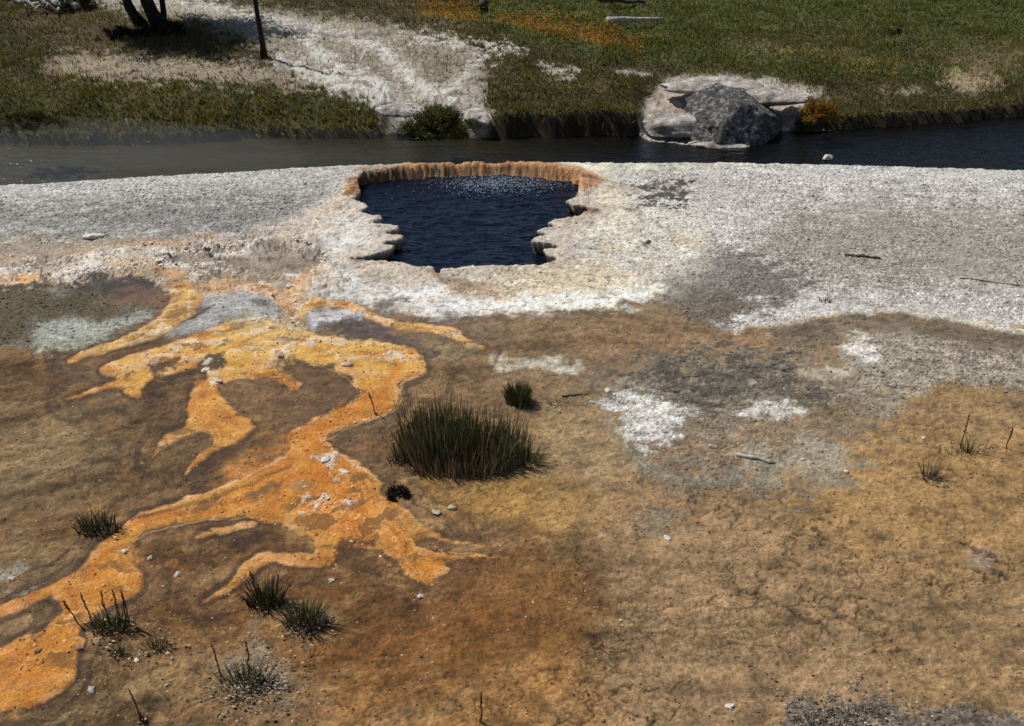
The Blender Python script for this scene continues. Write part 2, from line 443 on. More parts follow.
mixc(_z * sstep(.024, .006, np.abs(_pn1 - .108)) * .75, (92, 72, 52))  # dark crack and shadow line painted along the plate edges
mixc(_z * sstep(.020, .005, np.abs(_pn1 + .016)) * .6, (96, 78, 58))  # the same painted crack and shadow line, along the low rims
mixc(_pr * .85, (222, 212, 196))
DZ += .009 * _pr
mixc(_pl * .88, (216, 208, 196))
DZ += .013 * _pl + .004 * _pl * n2
GR[:] = GR * (1 - _pl) + .35 * _pl
WET[:] = np.maximum(WET, _z * (1 - _pl) * .6)
for _pp in ([(168, 257), (196, 251), (240, 250), (240, 263), (214, 266), (186, 264)], [(248, 247), (262, 243), (296, 244), (326, 258), (318, 274), (290, 276), (262, 270), (246, 260)], [(196, 270), (250, 268), (300, 280), (304, 300), (298, 322), (284, 318), (284, 300), (262, 284), (220, 280)]):
    paint(_pp, (146, 132, 114), 2.2, .88, True, gr=.05, wet=.75, brk=.25, dz=-.012)
streak([(312, 268, 5), (298, 288, 9), (294, 308, 10), (284, 330, 14)], (192, 160, 118), soft=4, alpha=.85, wet=.7, gr=.0)
streak([(200, 290, 4), (222, 282, 6), (256, 284, 6), (284, 298, 6), (292, 316, 5)], (200, 158, 108), soft=4, alpha=.8, wet=.7, gr=.0)
streak([(150, 268, 3), (176, 276, 7), (184, 290, 9)], (204, 160, 108), soft=5, alpha=.75, wet=.7, gr=.0)
streak([(0, 262, 1), (60, 256, 2), (120, 248, 3), (170, 243, 3)], (196, 160, 118), soft=3, alpha=.6, wet=.6, gr=.1)
for _a in ([(322, 262, .5), (330, 274, .8), (316, 288, .8), (312, 300, .6)], [(248, 290, .5), (272, 296, .8), (288, 312, .8), (276, 322, .6)], [(166, 266, .6), (196, 265, .8), (244, 268, .7), (262, 280, .6)], [(306, 282, .4), (303, 300, .6), (300, 320, .4)]):
    streak(_a, (226, 214, 194), soft=1.3, alpha=.85, big=True, dz=.012)
for _a in ([(204, 296, .5), (224, 290, .7), (262, 291, .7), (284, 304, .6), (290, 316, .5)], [(300, 276, .5), (288, 290, .6), (284, 300, .5)]):
    streak(_a, (206, 134, 52), soft=2, alpha=.8, big=True)
paint([(632, 188), (652, 181), (680, 186), (694, 194), (676, 203), (650, 200)], (70, 68, 62), 6, .9, True, gr=.8, brk=1.0)
streak([(564, 171, 1), (596, 181, 2.5), (636, 190, 2)], (150, 126, 100), soft=4, alpha=.5, big=True)
streak([(640, 240, 1), (646, 246, 2)], (70, 62, 54), soft=2, alpha=.8)
streak([(655, 284, .6), (690, 276, 1), (716, 268, .6)], (72, 64, 56), soft=1.6, alpha=.7, big=True)
# fissures and pits in the smooth mantle round the spring
_mz = (GR < .7) * (V0 < 325) * (1 - farside) * (1 - _z) * (C.mean(1) > .38)
_fz = fbm(X * 3.2, Y * 3.6, 4, 143, .55)
mixc(_mz * sstep(.020, .005, np.abs(_fz)) * sstep(0, .2, fbm(X * 1.2, Y * 1.2, 2, 144)) * .6, (120, 106, 90))
mixc(_mz * sstep(.22, .34, fbm(X * 12, Y * 14, 3, 145)) * .6, (128, 112, 94))
mixc(_mz * sstep(.05, .4, fbm(X * 2.5, Y * 3, 4, 146)) * .4, (190, 166, 136))
DZ += .016 * _mz * fbm(X * 5, Y * 6, 4, 147, .6)
# dark mat lake, far left
paint([(-60, 292), (60, 284), (120, 277), (150, 278), (168, 290), (170, 304), (160, 320), (120, 336), (90, 351), (66, 357), (40, 352), (26, 347), (-60, 356)], (94, 84, 66), 4, 1, True, gr=.5, wet=.25, brk=.15)
paint([(64, 285), (120, 276), (150, 279), (166, 290), (150, 296), (110, 300), (74, 296)], (66, 58, 54), 5, .85, True, gr=0, wet=.5, brk=.3)
paint([(120, 292), (170, 288), (176, 304), (150, 308), (112, 306)], (128, 96, 74), 5, .8, True, brk=.4)
paint([(30, 288), (60, 285), (74, 294), (54, 300)], (164, 158, 148), 4, .6, True, brk=.3)
paint([(34, 346), (30, 322), (52, 315), (100, 322), (130, 311), (163, 315), (150, 322), (96, 342), (66, 355), (45, 353)], (168, 170, 158), 5, .92, True, gr=.6, brk=.45)
paint([(-60, 340), (30, 340), (40, 350), (-10, 352), (-60, 356)], (150, 144, 130), 4, .5, True, gr=.5, brk=.5)
paint([(-60, 290), (60, 288), (100, 300), (140, 316), (80, 320), (30, 322), (20, 345), (-60, 345)], (88, 78, 54), 6, .75, True, gr=.9, brk=.5)
streak([(165, 316, 1.2), (120, 338, 1.8), (92, 352, 2.2), (60, 362, 2), (10, 366, 1.5), (-40, 372, 1)], (70, 48, 34), soft=2, alpha=.8)
# lavender grey plate
paint([(158, 338), (184, 322), (206, 312), (200, 302), (214, 293), (246, 293), (270, 299), (286, 314), (268, 320), (238, 320), (212, 328), (190, 338)], (166, 165, 160), 2.5, 1, gr=.3, dz=.01)
streak([(155, 334, 1), (186, 320, 2), (210, 309, 2)], (70, 54, 44), soft=2, alpha=.85)
paint([(247, 299), (262, 300), (272, 309), (256, 307)], (84, 78, 80), 2, .85)
paint([(216, 323), (234, 321), (230, 327)], (92, 74, 60), 2, .8)
_s1 = fbm(X * 1.1 + .5 * n1 + .5 * n0, (Y - .35 * X) * 3.2 + .5 * n1, 5, 111, .6)
_s2 = fbm(X * 5 + .5 * n1, (Y - .35 * X) * 11 + .5 * n1, 4, 112, .6)
_lm = sstep(560, 380, U0) * sstep(340, 370, V0) * (1 - GR)
mixc(_lm * sstep(.02, .40, _s1) * .75, (72, 50, 28))
mixc(_lm * sstep(.02, .40, -_s1) * .55, (152, 128, 98))
mixc(_lm * sstep(.05, .45, _s2) * .5, (66, 46, 26))
mixc(_lm * sstep(.05, .45, -_s2) * .35, (158, 132, 100))
#@MATS
OR, YE, LO, TA = (198, 132, 46), (218, 170, 72), (190, 148, 102), (190, 150, 104)
MATS = []


MAT = np.zeros(X.size)
EDG = np.zeros(X.size)
DM = np.full(X.size, 99.0)


def mat_patch(poly, col, halo=True, **kw):
    if halo:
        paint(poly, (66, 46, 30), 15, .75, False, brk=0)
    MATS.append(poly)
    pp = chaikin(poly, 1)
    ix = np.nonzero((US > pp[:, 0].min() - 60) & (US < pp[:, 0].max() + 60) & (VS > pp[:, 1].min() - 50) & (VS < pp[:, 1].max() + 50))[0]
    dd = sdpoly(US[ix], VS[ix], pp)
    DM[ix] = np.minimum(DM[ix], dd)
    MAT[ix] = np.maximum(MAT[ix], sstep(2.0, -2.0, dd))
    EDG[ix] = np.maximum(EDG[ix], sstep(-7, -1, dd) * sstep(2.5, 0, dd))
    kw.setdefault('wet', .35)
    kw.setdefault('gr', .12)
    paint(poly, col, kw.pop('soft', 1.8), kw.pop('alpha', .97), False, dz=.006, **kw)


body = [(95, 371), (125, 357), (150, 352), (185, 340), (215, 327), (240, 321), (262, 321), (293, 330), (321, 336), (361, 339), (396, 345), (416, 350), (424, 361), (427, 371), (416, 378), (396, 381),
        (401, 395), (393, 410), (376, 417), (351, 427), (331, 432), (322, 441), (335, 451), (360, 465), (382, 481), (376, 490), (392, 502), (410, 515), (420, 527), (447, 537), (422, 538), (410, 544), (427, 553), (455, 557), (440, 563), (452, 570), (434, 575),
        (430, 588), (420, 582), (405, 570), (395, 557), (377, 547), (335, 546), (340, 557), (327, 567), (312, 562), (316, 547), (320, 537), (295, 530), (282, 522), (265, 521), (250, 516), (220, 518), (180, 522), (147, 529), (135, 535), (134, 544), (120, 552), (122, 562),
        (140, 574), (145, 584), (137, 593), (120, 601), (100, 610), (78, 624), (76, 632), (86, 642), (76, 655), (72, 680), (56, 695), (36, 706), (9, 709), (-60, 716), (-60, 670), (0, 653), (22, 637), (43, 630), (54, 620), (65, 612), (60, 598), (52, 592), (30, 603), (-20, 626), (-20, 618), (45, 586), (75, 576),
        (87, 562), (92, 552), (112, 537), (125, 525), (135, 516), (160, 507), (200, 496), (237, 481), (255, 470), (275, 462), (290, 453), (293, 442), (285, 437), (307, 422), (325, 414), (351, 406), (363, 397), (354, 385), (357, 375), (341, 372), (331, 365), (296, 362), (272, 363),
        (292, 376), (303, 386), (286, 398), (294, 387), (267, 380), (232, 377), (224, 382), (212, 388), (232, 407), (256, 425), (245, 436), (222, 448), (200, 462), (180, 479), (200, 456), (217, 442), (208, 428), (190, 435), (163, 445), (148, 462), (166, 434), (187, 429), (190, 415), (190, 395), (197, 387), (209, 382), (208, 370), (190, 368), (157, 377), (142, 386),
        (141, 398), (126, 395), (124, 385), (90, 393), (60, 402), (110, 384), (118, 378)]
streak([(110, 384, 2), (60, 402, 3), (20, 418, 2), (-30, 430, 2)], (84, 58, 40), soft=4, alpha=.7)
streak([(163, 445, 2), (120, 470, 3), (60, 486, 3), (0, 498, 2)], (86, 62, 42), soft=5, alpha=.7)
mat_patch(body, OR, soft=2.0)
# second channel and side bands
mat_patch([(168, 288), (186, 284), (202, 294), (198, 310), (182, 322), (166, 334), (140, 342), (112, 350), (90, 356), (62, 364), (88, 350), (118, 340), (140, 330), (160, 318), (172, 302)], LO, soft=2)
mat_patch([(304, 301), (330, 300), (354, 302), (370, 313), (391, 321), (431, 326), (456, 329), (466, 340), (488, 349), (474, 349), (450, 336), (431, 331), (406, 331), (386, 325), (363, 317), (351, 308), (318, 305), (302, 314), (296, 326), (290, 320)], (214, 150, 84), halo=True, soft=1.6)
mat_patch([(246, 562), (262, 553), (290, 551), (312, 556), (330, 556), (326, 566), (312, 567), (290, 562), (272, 560), (258, 568), (246, 578), (225, 592), (196, 606), (236, 578)], (180, 122, 72), halo=False, soft=2.4, alpha=.8)
mat_patch([(200, 534), (240, 524), (256, 520), (250, 527), (220, 533), (196, 538)], (186, 146, 104), halo=False, soft=2, alpha=.8)
# drying bands that follow the channels, outside and inside
_bo = fbm(DM * .085 + 1.2 * n0, X * 1.1 + Y * .7, 4, 171, .6)
_om = sstep(0, 4, DM) * sstep(46, 14, DM) * (1 - farside) * (1 - GR) * sstep(335, 350, V0)
mixc(_om * sstep(.04, .28, _bo) * .7, (62, 43, 26))
mixc(_om * sstep(.04, .32, -_bo) * .45, (142, 108, 68))
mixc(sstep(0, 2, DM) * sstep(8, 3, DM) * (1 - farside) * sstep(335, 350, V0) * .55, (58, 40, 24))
_bi = fbm(DM * .22 + .8 * n0, X * 1.3 + Y * .8, 4, 172, .6)
mixc(MAT * sstep(.03, .28, _bi) * .5, (232, 182, 98))
mixc(MAT * sstep(.03, .28, -_bi) * .55, (170, 98, 28))
# yellower crest of the mats, tan shoulders
paint([(200, 340), (250, 326), (300, 336), (370, 345), (405, 352), (400, 372), (360, 372), (300, 358), (262, 360), (226, 376), (216, 380), (230, 356)], YE, 7, .6, True, brk=.7)
paint([(236, 324), (262, 318), (292, 326), (300, 340), (290, 350), (262, 346), (240, 336)], (208, 190, 146), 7, .85, True, gr=.3, brk=.9)
paint([(125, 362), (180, 346), (210, 336), (200, 356), (150, 372)], (228, 156, 70), 6, .6, True, brk=.6)
paint([(194, 388), (210, 386), (228, 408), (252, 424), (236, 436), (214, 428), (196, 420)], (214, 140, 62), 4, .8, True, brk=.3)
paint([(270, 530), (318, 520), (340, 535), (318, 548), (290, 540)], (184, 142, 84), 8, .75, True, brk=.5)
paint([(388, 506), (412, 516), (440, 534), (412, 534), (390, 522)], (206, 172, 112), 6, .8, True, brk=.3)
paint([(390, 350), (412, 354), (422, 368), (412, 376), (408, 362)], (232, 132, 50), 4, .7, True, brk=.3)
paint([(95, 560), (125, 540), (138, 575), (120, 596), (96, 600), (86, 580)], (230, 158, 62), 8, .6, True, brk=.4)
paint([(40, 650), (60, 620), (70, 640), (62, 670)], (226, 150, 40), 6, .5, True, brk=.4)
paint([(-60, 660), (30, 650), (62, 670), (50, 695), (-60, 712)], (214, 146, 76), 8, .6, True, brk=.4)
paint([(240, 452), (300, 440), (330, 462), (320, 500), (250, 500), (200, 504)], (224, 146, 58), 10, .5, True, brk=.5)
paint([(300, 500), (370, 500), (390, 530), (350, 544), (320, 530)], (222, 126, 42), 9, .6, True, brk=.6)
# the mats are uneven: darker ochre felt, cream crusts, thin brown threads, a paler dried fringe
_q1 = fbm(X * 3 + wx * 6, Y * 3 + wy * 6, 4, 101, .6)
_q2 = fbm(X * 11 + wx * 10, Y * 11 + wy * 10, 4, 102, .65)
_q3 = fbm(X * 6 + wx * 14, Y * 6 + wy * 14, 4, 103, .6)
mixc(MAT * sstep(-.1, .35, _q1) * .65, (182, 106, 26))
mixc(MAT * sstep(-.05, .4, -_q1) * .55, (220, 164, 72))
mixc(MAT * sstep(.16, .5, _q2) * .55, (226, 184, 124))
mixc(MAT * sstep(.16, .55, -_q2) * .55, (146, 92, 42))
mixc(MAT * sstep(.04, .0, np.abs(_q3)) * .45, (140, 88, 42))
_q4 = fbm(X * 1.6, (Y - .45 * X) * 12, 4, 104, .6)
_ll = MAT * sstep(330, 240, U0) * sstep(440, 480, V0)
mixc(_ll * sstep(.05, .4, _q4) * .55, (228, 176, 106))
mixc(_ll * sstep(.05, .4, -_q4) * .5, (158, 96, 40))
_q5 = fbm(X * 7, (Y + .15 * X) * 2.2, 4, 105, .6)
_lr = MAT * (1 - sstep(330, 240, U0)) * sstep(380, 420, V0)
mixc(_lr * sstep(.05, .4, _q5) * .5, (230, 176, 100))
mixc(_lr * sstep(.05, .4, -_q5) * .5, (164, 92, 34))
mixc(EDG * sstep(-.1, .3, n1) * .55, (222, 176, 126))
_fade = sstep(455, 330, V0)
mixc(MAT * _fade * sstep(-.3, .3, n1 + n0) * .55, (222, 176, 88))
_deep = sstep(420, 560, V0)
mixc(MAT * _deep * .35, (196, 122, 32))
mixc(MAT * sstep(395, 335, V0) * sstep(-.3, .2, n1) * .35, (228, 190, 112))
_hn = fbm(X * 3.2 + sx_ * 14, (Y - .3 * X) * 6.5 + sy_ * 14, 4, 131, .5)
_hm = MAT * sstep(-.15, .1, fbm(X * 1.6, Y * 1.6, 2, 132)) * (1 - EDG * .6)
_hole = _hm * sstep(.09, .15, _hn)
_cf = MAT * sstep(400, 330, V0) * sstep(.10, .13, fbm(X * 4.5, Y * 8, 4, 151, .6))
mixc(_cf * .8, (226, 204, 168))
DZ += .012 * _cf
_vn = fbm(X * 3.0 + sx_ * 10, Y * 7, 4, 152, .55)
mixc(MAT * sstep(.018, .005, np.abs(_vn)) * .5, (128, 78, 34))
mixc(_hole * .75, (122, 86, 48))
_rim = _hm * sstep(.022, .006, np.abs(_hn - .085))
mixc(_rim * .6, (232, 192, 132))
DZ += .006 * _rim
streak([(400, 372, 6), (378, 398, 6), (330, 424, 6), (306, 446, 6), (318, 470, 7), (352, 500, 6)], (198, 116, 32), soft=8, alpha=.6, big=True)
for _a in ([(422, 352, .3), (426, 366, .4), (418, 378, .3), (400, 384, .4), (404, 398, .3), (394, 412, .4), (352, 428, .4), (326, 440, .4)], [(294, 364, .3), (330, 368, .4), (352, 380, .4), (360, 396, .4), (346, 408, .4)],
           [(288, 456, .3), (240, 482, .4), (170, 506, .4), (136, 518, .3)], [(252, 518, .3), (190, 522, .4), (140, 534, .4), (126, 552, .3)], [(322, 440, .3), (336, 454, .4), (362, 468, .4), (384, 484, .3)]):
    streak(_a, (236, 200, 156), soft=1.1, alpha=.7, dz=.006)

# brown islands in the mats
BR = (94, 72, 54)
for pl, c in (([(232, 377), (266, 379), (290, 388), (284, 398), (300, 386), (292, 372), (272, 366), (330, 368), (354, 384), (354, 396), (330, 412), (300, 424), (284, 438), (262, 428), (244, 410), (222, 388)], (112, 86, 62)),
              ([(212, 350), (226, 340), (236, 342), (230, 347)], (92, 70, 52)), ([(200, 366), (202, 359), (214, 354), (228, 357), (224, 366), (208, 370)], (62, 56, 48)),
              ([(148, 372), (152, 365), (170, 362), (182, 361), (170, 368), (152, 375)], (90, 66, 50)), ([(228, 501), (250, 492), (282, 484), (282, 490), (262, 502), (236, 504)], (128, 98, 60)),
              ([(290, 487), (306, 483), (310, 492), (296, 495)], (168, 130, 76)), ([(24, 628), (30, 604), (52, 600), (58, 612), (44, 626)], (96, 76, 46))):
    paint(pl, c, 2.5, .92, True, brk=.12)
paint([(248, 390), (276, 386), (300, 400), (270, 420), (250, 408)], (104, 76, 52), 8, .6, True, brk=.5)
streak([(274, 362, 1.5), (296, 366, 3), (330, 368, 3)], (74, 54, 42), soft=3, alpha=.8, big=True)
paint([(325, 444), (345, 440), (375, 436), (400, 450), (410, 478), (384, 478), (350, 460)], (112, 84, 60), 3, .9, True, brk=.2)
paint([(337, 548), (366, 549), (392, 560), (404, 574), (380, 580), (345, 566)], (88, 62, 38), 3, .85, True, brk=.3)
paint([(166, 436), (186, 432), (206, 430), (216, 440), (196, 458), (164, 474), (140, 474)], (118, 94, 58), 3, .85, True, brk=.3)
streak([(258, 426, 3), (248, 440, 4), (214, 462, 4), (180, 484, 2)], (72, 54, 38), soft=4, alpha=.8)
streak([(382, 474, 2), (396, 490, 8), (416, 500, 3)], (78, 56, 40), soft=6, alpha=.7)
# white crusts bits upon the mats
for pl in ([(200, 372), (206, 365), (216, 366), (218, 372), (206, 375)], [(210, 382), (222, 376), (228, 380), (218, 388)], [(142, 358), (156, 355), (158, 360), (146, 362)],
           [(316, 461), (330, 457), (336, 463), (326, 468)], [(340, 468), (346, 470), (351, 476), (344, 474)], [(338, 500), (356, 497), (356, 502), (340, 503)],
           [(268, 352), (284, 352), (290, 358), (276, 360)], [(298, 341), (316, 341), (318, 348), (302, 346)], [(288, 503), (320, 502), (326, 506), (300, 509)], [(386, 352), (400, 352), (406, 362), (396, 358)]):
    paint(pl, (224, 206, 184), 1.6, .9, True, gr=.5, brk=.2, dz=.012)
# purple grey hollow under the side band (after the mats' own variety)

paint([(304, 330), (312, 312), (345, 309), (372, 318), (346, 322), (328, 332)], (190, 186, 188), 2.5, .95, True, brk=.15)
paint([(308, 328), (330, 317), (361, 318), (382, 326), (404, 334), (431, 344), (441, 356), (430, 366), (424, 354), (400, 342), (360, 336), (325, 333)], (88, 76, 70), 3, .95, True, brk=.12, wet=.3)
paint([(404, 334), (450, 336), (480, 348), (470, 360), (440, 356)], (116, 100, 76), 7, .7, True, brk=.4)
streak([(452, 338, 1), (480, 349, 1.5), (520, 350, 2.5), (560, 342, 2), (620, 340, 1)], (86, 64, 46), soft=3, alpha=.8, big=True)
streak([(395, 322, 1), (440, 320, 3), (520, 316, 3), (600, 312, 2)], (84, 70, 56), soft=4, alpha=.7, big=True)
streak([(566, 314, 1), (600, 308, 1.5), (656, 300, 1.5)], (74, 62, 52), soft=2, alpha=.6, big=True)
# flow threads running right out of the fan
for a in ([(425, 530, 2), (450, 542, 1.6), (480, 546, 1), (505, 542, .5)], [(420, 555, 3), (450, 556, 2), (486, 558, 1), (510, 557, .4)]):
    streak(a, (206, 146, 78), soft=1.6, alpha=.95)
for a in ([(420, 534, 3), (460, 536, 4), (520, 534, 4), (590, 540, 2)], [(440, 550, 2), (490, 552, 3), (540, 556, 5), (600, 580, 6)], [(440, 568, 3), (490, 566, 5), (560, 582, 6), (600, 596, 4)], [(350, 560, 3), (400, 588, 3), (430, 600, 2)]):
    streak(a, (72, 50, 28), soft=6, alpha=.7, big=True)
paint([(500, 540), (570, 550), (610, 590), (600, 650), (560, 680), (520, 640), (480, 590)], (122, 84, 42), 26, .5, True, brk=.8)
paint([(240, 600), (330, 640), (420, 620), (470, 580), (540, 600), (520, 650), (400, 680), (280, 660)], (126, 82, 38), 26, .5, True, brk=.8)
streak([(500, 520, 6), (560, 540, 10), (600, 560, 6)], (92, 66, 36), soft=14, alpha=.6, big=True)
streak([(0, 395, 2), (60, 380, 3), (120, 372, 3)], (110, 82, 58), soft=4, alpha=.6, big=True)
streak([(130, 520, 1), (180, 508, 1.6), (236, 492, 1.6), (290, 466, 1)], (62, 44, 30), soft=2.5, alpha=.7)
for a in ([(386, 512, .5), (410, 530, .8), (430, 545, .6), (452, 552, .4)], [(380, 520, .6), (400, 540, .8), (424, 558, .6)], [(372, 530, .6), (398, 552, .8), (418, 574, .6)], [(384, 540, .5), (408, 560, .6), (426, 578, .4)], [(350, 538, .6), (380, 542, .8), (400, 556, .5)]):
    streak(a, (140, 84, 36), soft=1.6, alpha=.7, big=True)
for a in ([(384, 518, .5), (408, 535, .6), (426, 552, .5), (470, 556, .3)], [(376, 527, .5), (398, 546, .7), (430, 582, .5)], [(340, 510, .6), (370, 526, .8), (392, 548, .5)]):
    streak(a, (236, 184, 112), soft=1.3, alpha=.75, big=True)
# odd patches
paint([(640, 516), (690, 512), (700, 522), (665, 530), (636, 528)], (122, 112, 100), 7, .7, True, brk=.3)
paint([(968, 548), (990, 546), (992, 572), (972, 574)], (152, 132, 120), 6, .6, True, brk=.4)
paint([(775, 712), (815, 690), (850, 694), (880, 708), (960, 712), (1100, 722), (1100, 790), (760, 790)], (112, 106, 96), 8, .85, True, gr=1, brk=.6)
paint([(220, 655), (262, 640), (300, 668), (290, 690), (240, 690)], (150, 138, 120), 10, .6, True, gr=.8, brk=.7)
paint([(255, 600), (330, 600), (350, 622), (300, 640), (250, 630)], (150, 126, 92), 12, .6, True, gr=.5, brk=.7)
paint([(0, 568), (14, 562), (26, 576), (14, 590), (0, 586)], (180, 172, 160), 5, .6, True, gr=.6, brk=.6)
# ---- creases and drying cracks in the clay
_w1 = fbm(X * 2.4, Y * 2.8, 4, 71, .52)
_w2 = fbm(X * 6.5, Y * 7, 3, 72, .5)
_m = sstep(520, 620, U0) * sstep(490, 560, V0) + .55 * sstep(420, 520, V0) + .35 * sstep(330, 420, V0) * sstep(430, 520, U0)
_m = np.clip(_m, 0, 1) * (1 - farside) * (1 - GR) * (1 - np.clip(WET * 3, 0, 1))
_cp = sstep(-.12, .15, fbm(X * 1.1, Y * 1.1, 2, 73))
_cr = sstep(.016, .004, np.abs(_w1)) * _cp + sstep(.030, .008, np.abs(_w2)) * .7 * _cp + .30 * sstep(.08, 0, np.abs(_w1)) * _cp
mixc(np.clip(_cr * _m, 0, 1) * .85, (66, 50, 32))
DZ -= .008 * _cr * _m
for a in ([(620, 652, .6), (665, 645, 1.6), (690, 622, 1), (720, 620, .7), (790, 626, .8), (830, 640, .5)], [(670, 648, .5), (720, 636, .7), (760, 632, .4)],
          [(790, 556, .3), (822, 570, .5), (836, 592, .5), (868, 606, .8), (884, 626, .8), (918, 636, .8), (936, 650, .5)], [(836, 592, .3), (838, 612, .5), (856, 628, .5), (884, 630, .4)], [(756, 676, .5), (775, 690, .7), (800, 700, .5)],
          [(645, 690, .5), (662, 676, .8), (700, 690, .5)], [(850, 595, .6), (842, 620, .6), (870, 640, .5)]):
    streak([(q[0], q[1], q[2] + .2) for q in a], (66, 50, 32), soft=1.6, alpha=.7, big=True, dz=-.006)
    streak([(q[0], q[1], q[2] + 2.5) for q in a], (92, 74, 48), soft=4, alpha=.35, big=True)
#@FAR
fs = farside
C[:] = C * (1 - fs[:, None]) + lin((74, 68, 46))[None, :] * fs[:, None]
GR *= 1 - fs
WET *= 1 - fs
DZ *= 1 - fs
GRASS[:] = fs
keep = (C.copy(), GR.copy(), GRASS.copy(), DZ.copy())
_fv = (fbm(X * .9, Y * 1.6, 4, 121, .6), fbm(X * 2.5, Y * 5, 4, 122, .6))
paint([(420, -80), (1900, -80), (1900, 90), (900, 80), (840, 78), (700, 66), (560, 55), (480, 30)], (74, 84, 40), 10, .9, True)
paint([(700, 30), (900, 25), (1000, 50), (930, 75), (760, 60)], (84, 78, 50), 14, .6, True, brk=.8)
paint([(-900, 30), (60, 20), (60, 76), (-900, 90)], (66, 68, 44), 12, .8, True, brk=.5)
paint([(0, 0), (200, 0), (250, 30), (120, 62), (40, 50)], (88, 74, 54), 12, .7, True, grass=.6, brk=.5)
paint([(-900, 88), (60, 80), (250, 85), (340, 94), (380, 98), (392, 150), (-900, 165)], (72, 74, 34), 6, .9, True, brk=.4)
paint([(100, 95), (200, 100), (300, 105), (250, 125), (120, 120)], (90, 76, 44), 10, .6, True, brk=.6)
paint([(45, 66), (60, 53), (130, 56), (250, 60), (345, 84), (300, 90), (200, 80), (120, 82), (50, 76)], (166, 152, 134), 5, .9, True, grass=.15, gr=.4, brk=.6)
paint([(80, -40), (200, 0), (290, 12), (380, 22), (470, 40), (490, 60), (482, 80), (496, 110), (490, 140), (440, 146), (380, 146), (382, 104), (330, 92), (285, 80), (268, 55), (230, 30), (160, 15), (90, 5)], (172, 164, 152), 5, .95, True, grass=.05, gr=.6, brk=.45)
paint([(380, 26), (470, 36), (485, 60), (470, 90), (430, 90), (410, 60), (380, 40)], (140, 130, 112), 8, .7, True, grass=.3, gr=.6, brk=.8)
paint([(150, 5), (260, 14), (380, 22), (480, 42), (490, 70), (440, 100), (380, 90), (300, 84), (270, 56)], (140, 128, 110), 8, .6, True, grass=.25, gr=.6, brk=1.6)
for a in ([(180, 2, 1), (250, 16, 3), (300, 28, 4), (350, 38, 4), (385, 48, 5), (400, 66, 7), (420, 88, 8), (452, 102, 4)], [(280, 58, 2), (310, 72, 5), (350, 88, 7), (392, 104, 8), (410, 120, 8)],
          [(500, 52, 1), (476, 62, 1.5), (462, 80, 1.5), (440, 96, 3)], [(296, 36, 2), (320, 56, 6), (350, 74, 7), (390, 92, 8)], [(400, 36, 1), (440, 40, 2.5), (470, 44, 1.5), (520, 50, 1)], [(440, 104, 4), (470, 114, 5), (490, 122, 3)]):
    streak(a, (218, 213, 204), soft=3, alpha=.85, big=True, grass=0, gr=.4, dz=.02, brk=.6)
for a in ([(300, 30, 1), (340, 38, 1.4), (380, 34, 1), (440, 34, .6)], [(330, 60, .6), (370, 66, 1), (400, 84, 1)], [(386, 110, 2), (420, 104, 2), (470, 112, 1), (490, 104, .6)], [(440, 62, 1), (470, 66, 1), (500, 52, .6)]):
    streak(a, (96, 84, 66), soft=1.5, alpha=.75, big=True, dz=-.02)
paint([(406, 144), (410, 120), (436, 102), (462, 114), (474, 144)], (74, 76, 36), 5, .95, True, grass=1, brk=.3)
paint([(488, 90), (520, 62), (560, 60), (650, 76), (660, 110), (640, 146), (500, 148), (496, 120)], (78, 72, 44), 6, .9, True, grass=1, brk=.3)
paint([(540, 60), (552, 64), (578, 72), (570, 78), (548, 72)], (190, 184, 172), 3, .85, True, grass=0, brk=.4)
paint([(606, 70), (630, 69), (660, 74), (640, 77)], (186, 178, 164), 2, .85, True, grass=0)
streak([(420, 12, 2), (450, 14, 5), (476, 16, 3)], (156, 118, 30), soft=5, alpha=.8, big=True)
streak([(500, 18, 2), (540, 26, 5), (600, 38, 6), (640, 46, 3)], (146, 102, 40), soft=6, alpha=.8, big=True)
paint([(640, 150), (640, 108), (652, 92), (668, 77), (720, 74), (790, 82), (832, 94), (806, 102), (792, 130), (770, 158), (690, 160)], (190, 180, 168), 4, .95, True, grass=0, gr=.5, brk=.25)
paint([(650, 100), (690, 98), (690, 140), (650, 140)], (178, 156, 138), 6, .7, True, brk=.6)
paint([(880, 90), (920, 88), (932, 92), (890, 95)], (186, 172, 146), 2.5, .85, True, grass=0, brk=.3)
paint([(940, 82), (950, 68), (980, 66), (1010, 80), (990, 92), (960, 96)], (176, 160, 132), 6, .85, True, grass=.1, gr=.4, brk=.6)
paint([(940, 50), (1020, 40), (1060, 60), (1020, 80), (960, 76)], (116, 100, 76), 8, .7, True, grass=.5, brk=.7)
paint([(740, 46), (790, 48), (780, 54), (745, 52)], (150, 136, 104), 3, .6, True, grass=.3, brk=.5)
paint([(830, 98), (1000, 92), (1060, 100), (1060, 130), (830, 140)], (88, 82, 56), 8, .8, True, brk=.4)
streak([(790, 48, 1), (850, 60, 2), (900, 62, 2)], (150, 126, 66), soft=4, alpha=.4, big=True)
_rk = (1 - GRASS) * fs
mixc(_rk * sstep(.10, .40, _fv[1]) * .6, (120, 106, 86))
mixc(_rk * sstep(.04, .0, np.abs(fbm(X * 2.4, Y * 4.5, 4, 123, .6))) * .6, (92, 78, 60))
mixc(GRASS * sstep(.05, .4, _fv[0]) * .5, (98, 88, 54))
mixc(GRASS * sstep(.08, .45, _fv[1]) * .5, (104, 92, 64))
mixc(GRASS * sstep(.05, .4, -_fv[1]) * .5, (50, 52, 28))
for arr, old in zip((C, GR, GRASS, DZ), keep):
    m = fs[:, None] if arr.ndim == 2 else fs
    arr[:] = old * (1 - m) + arr * m
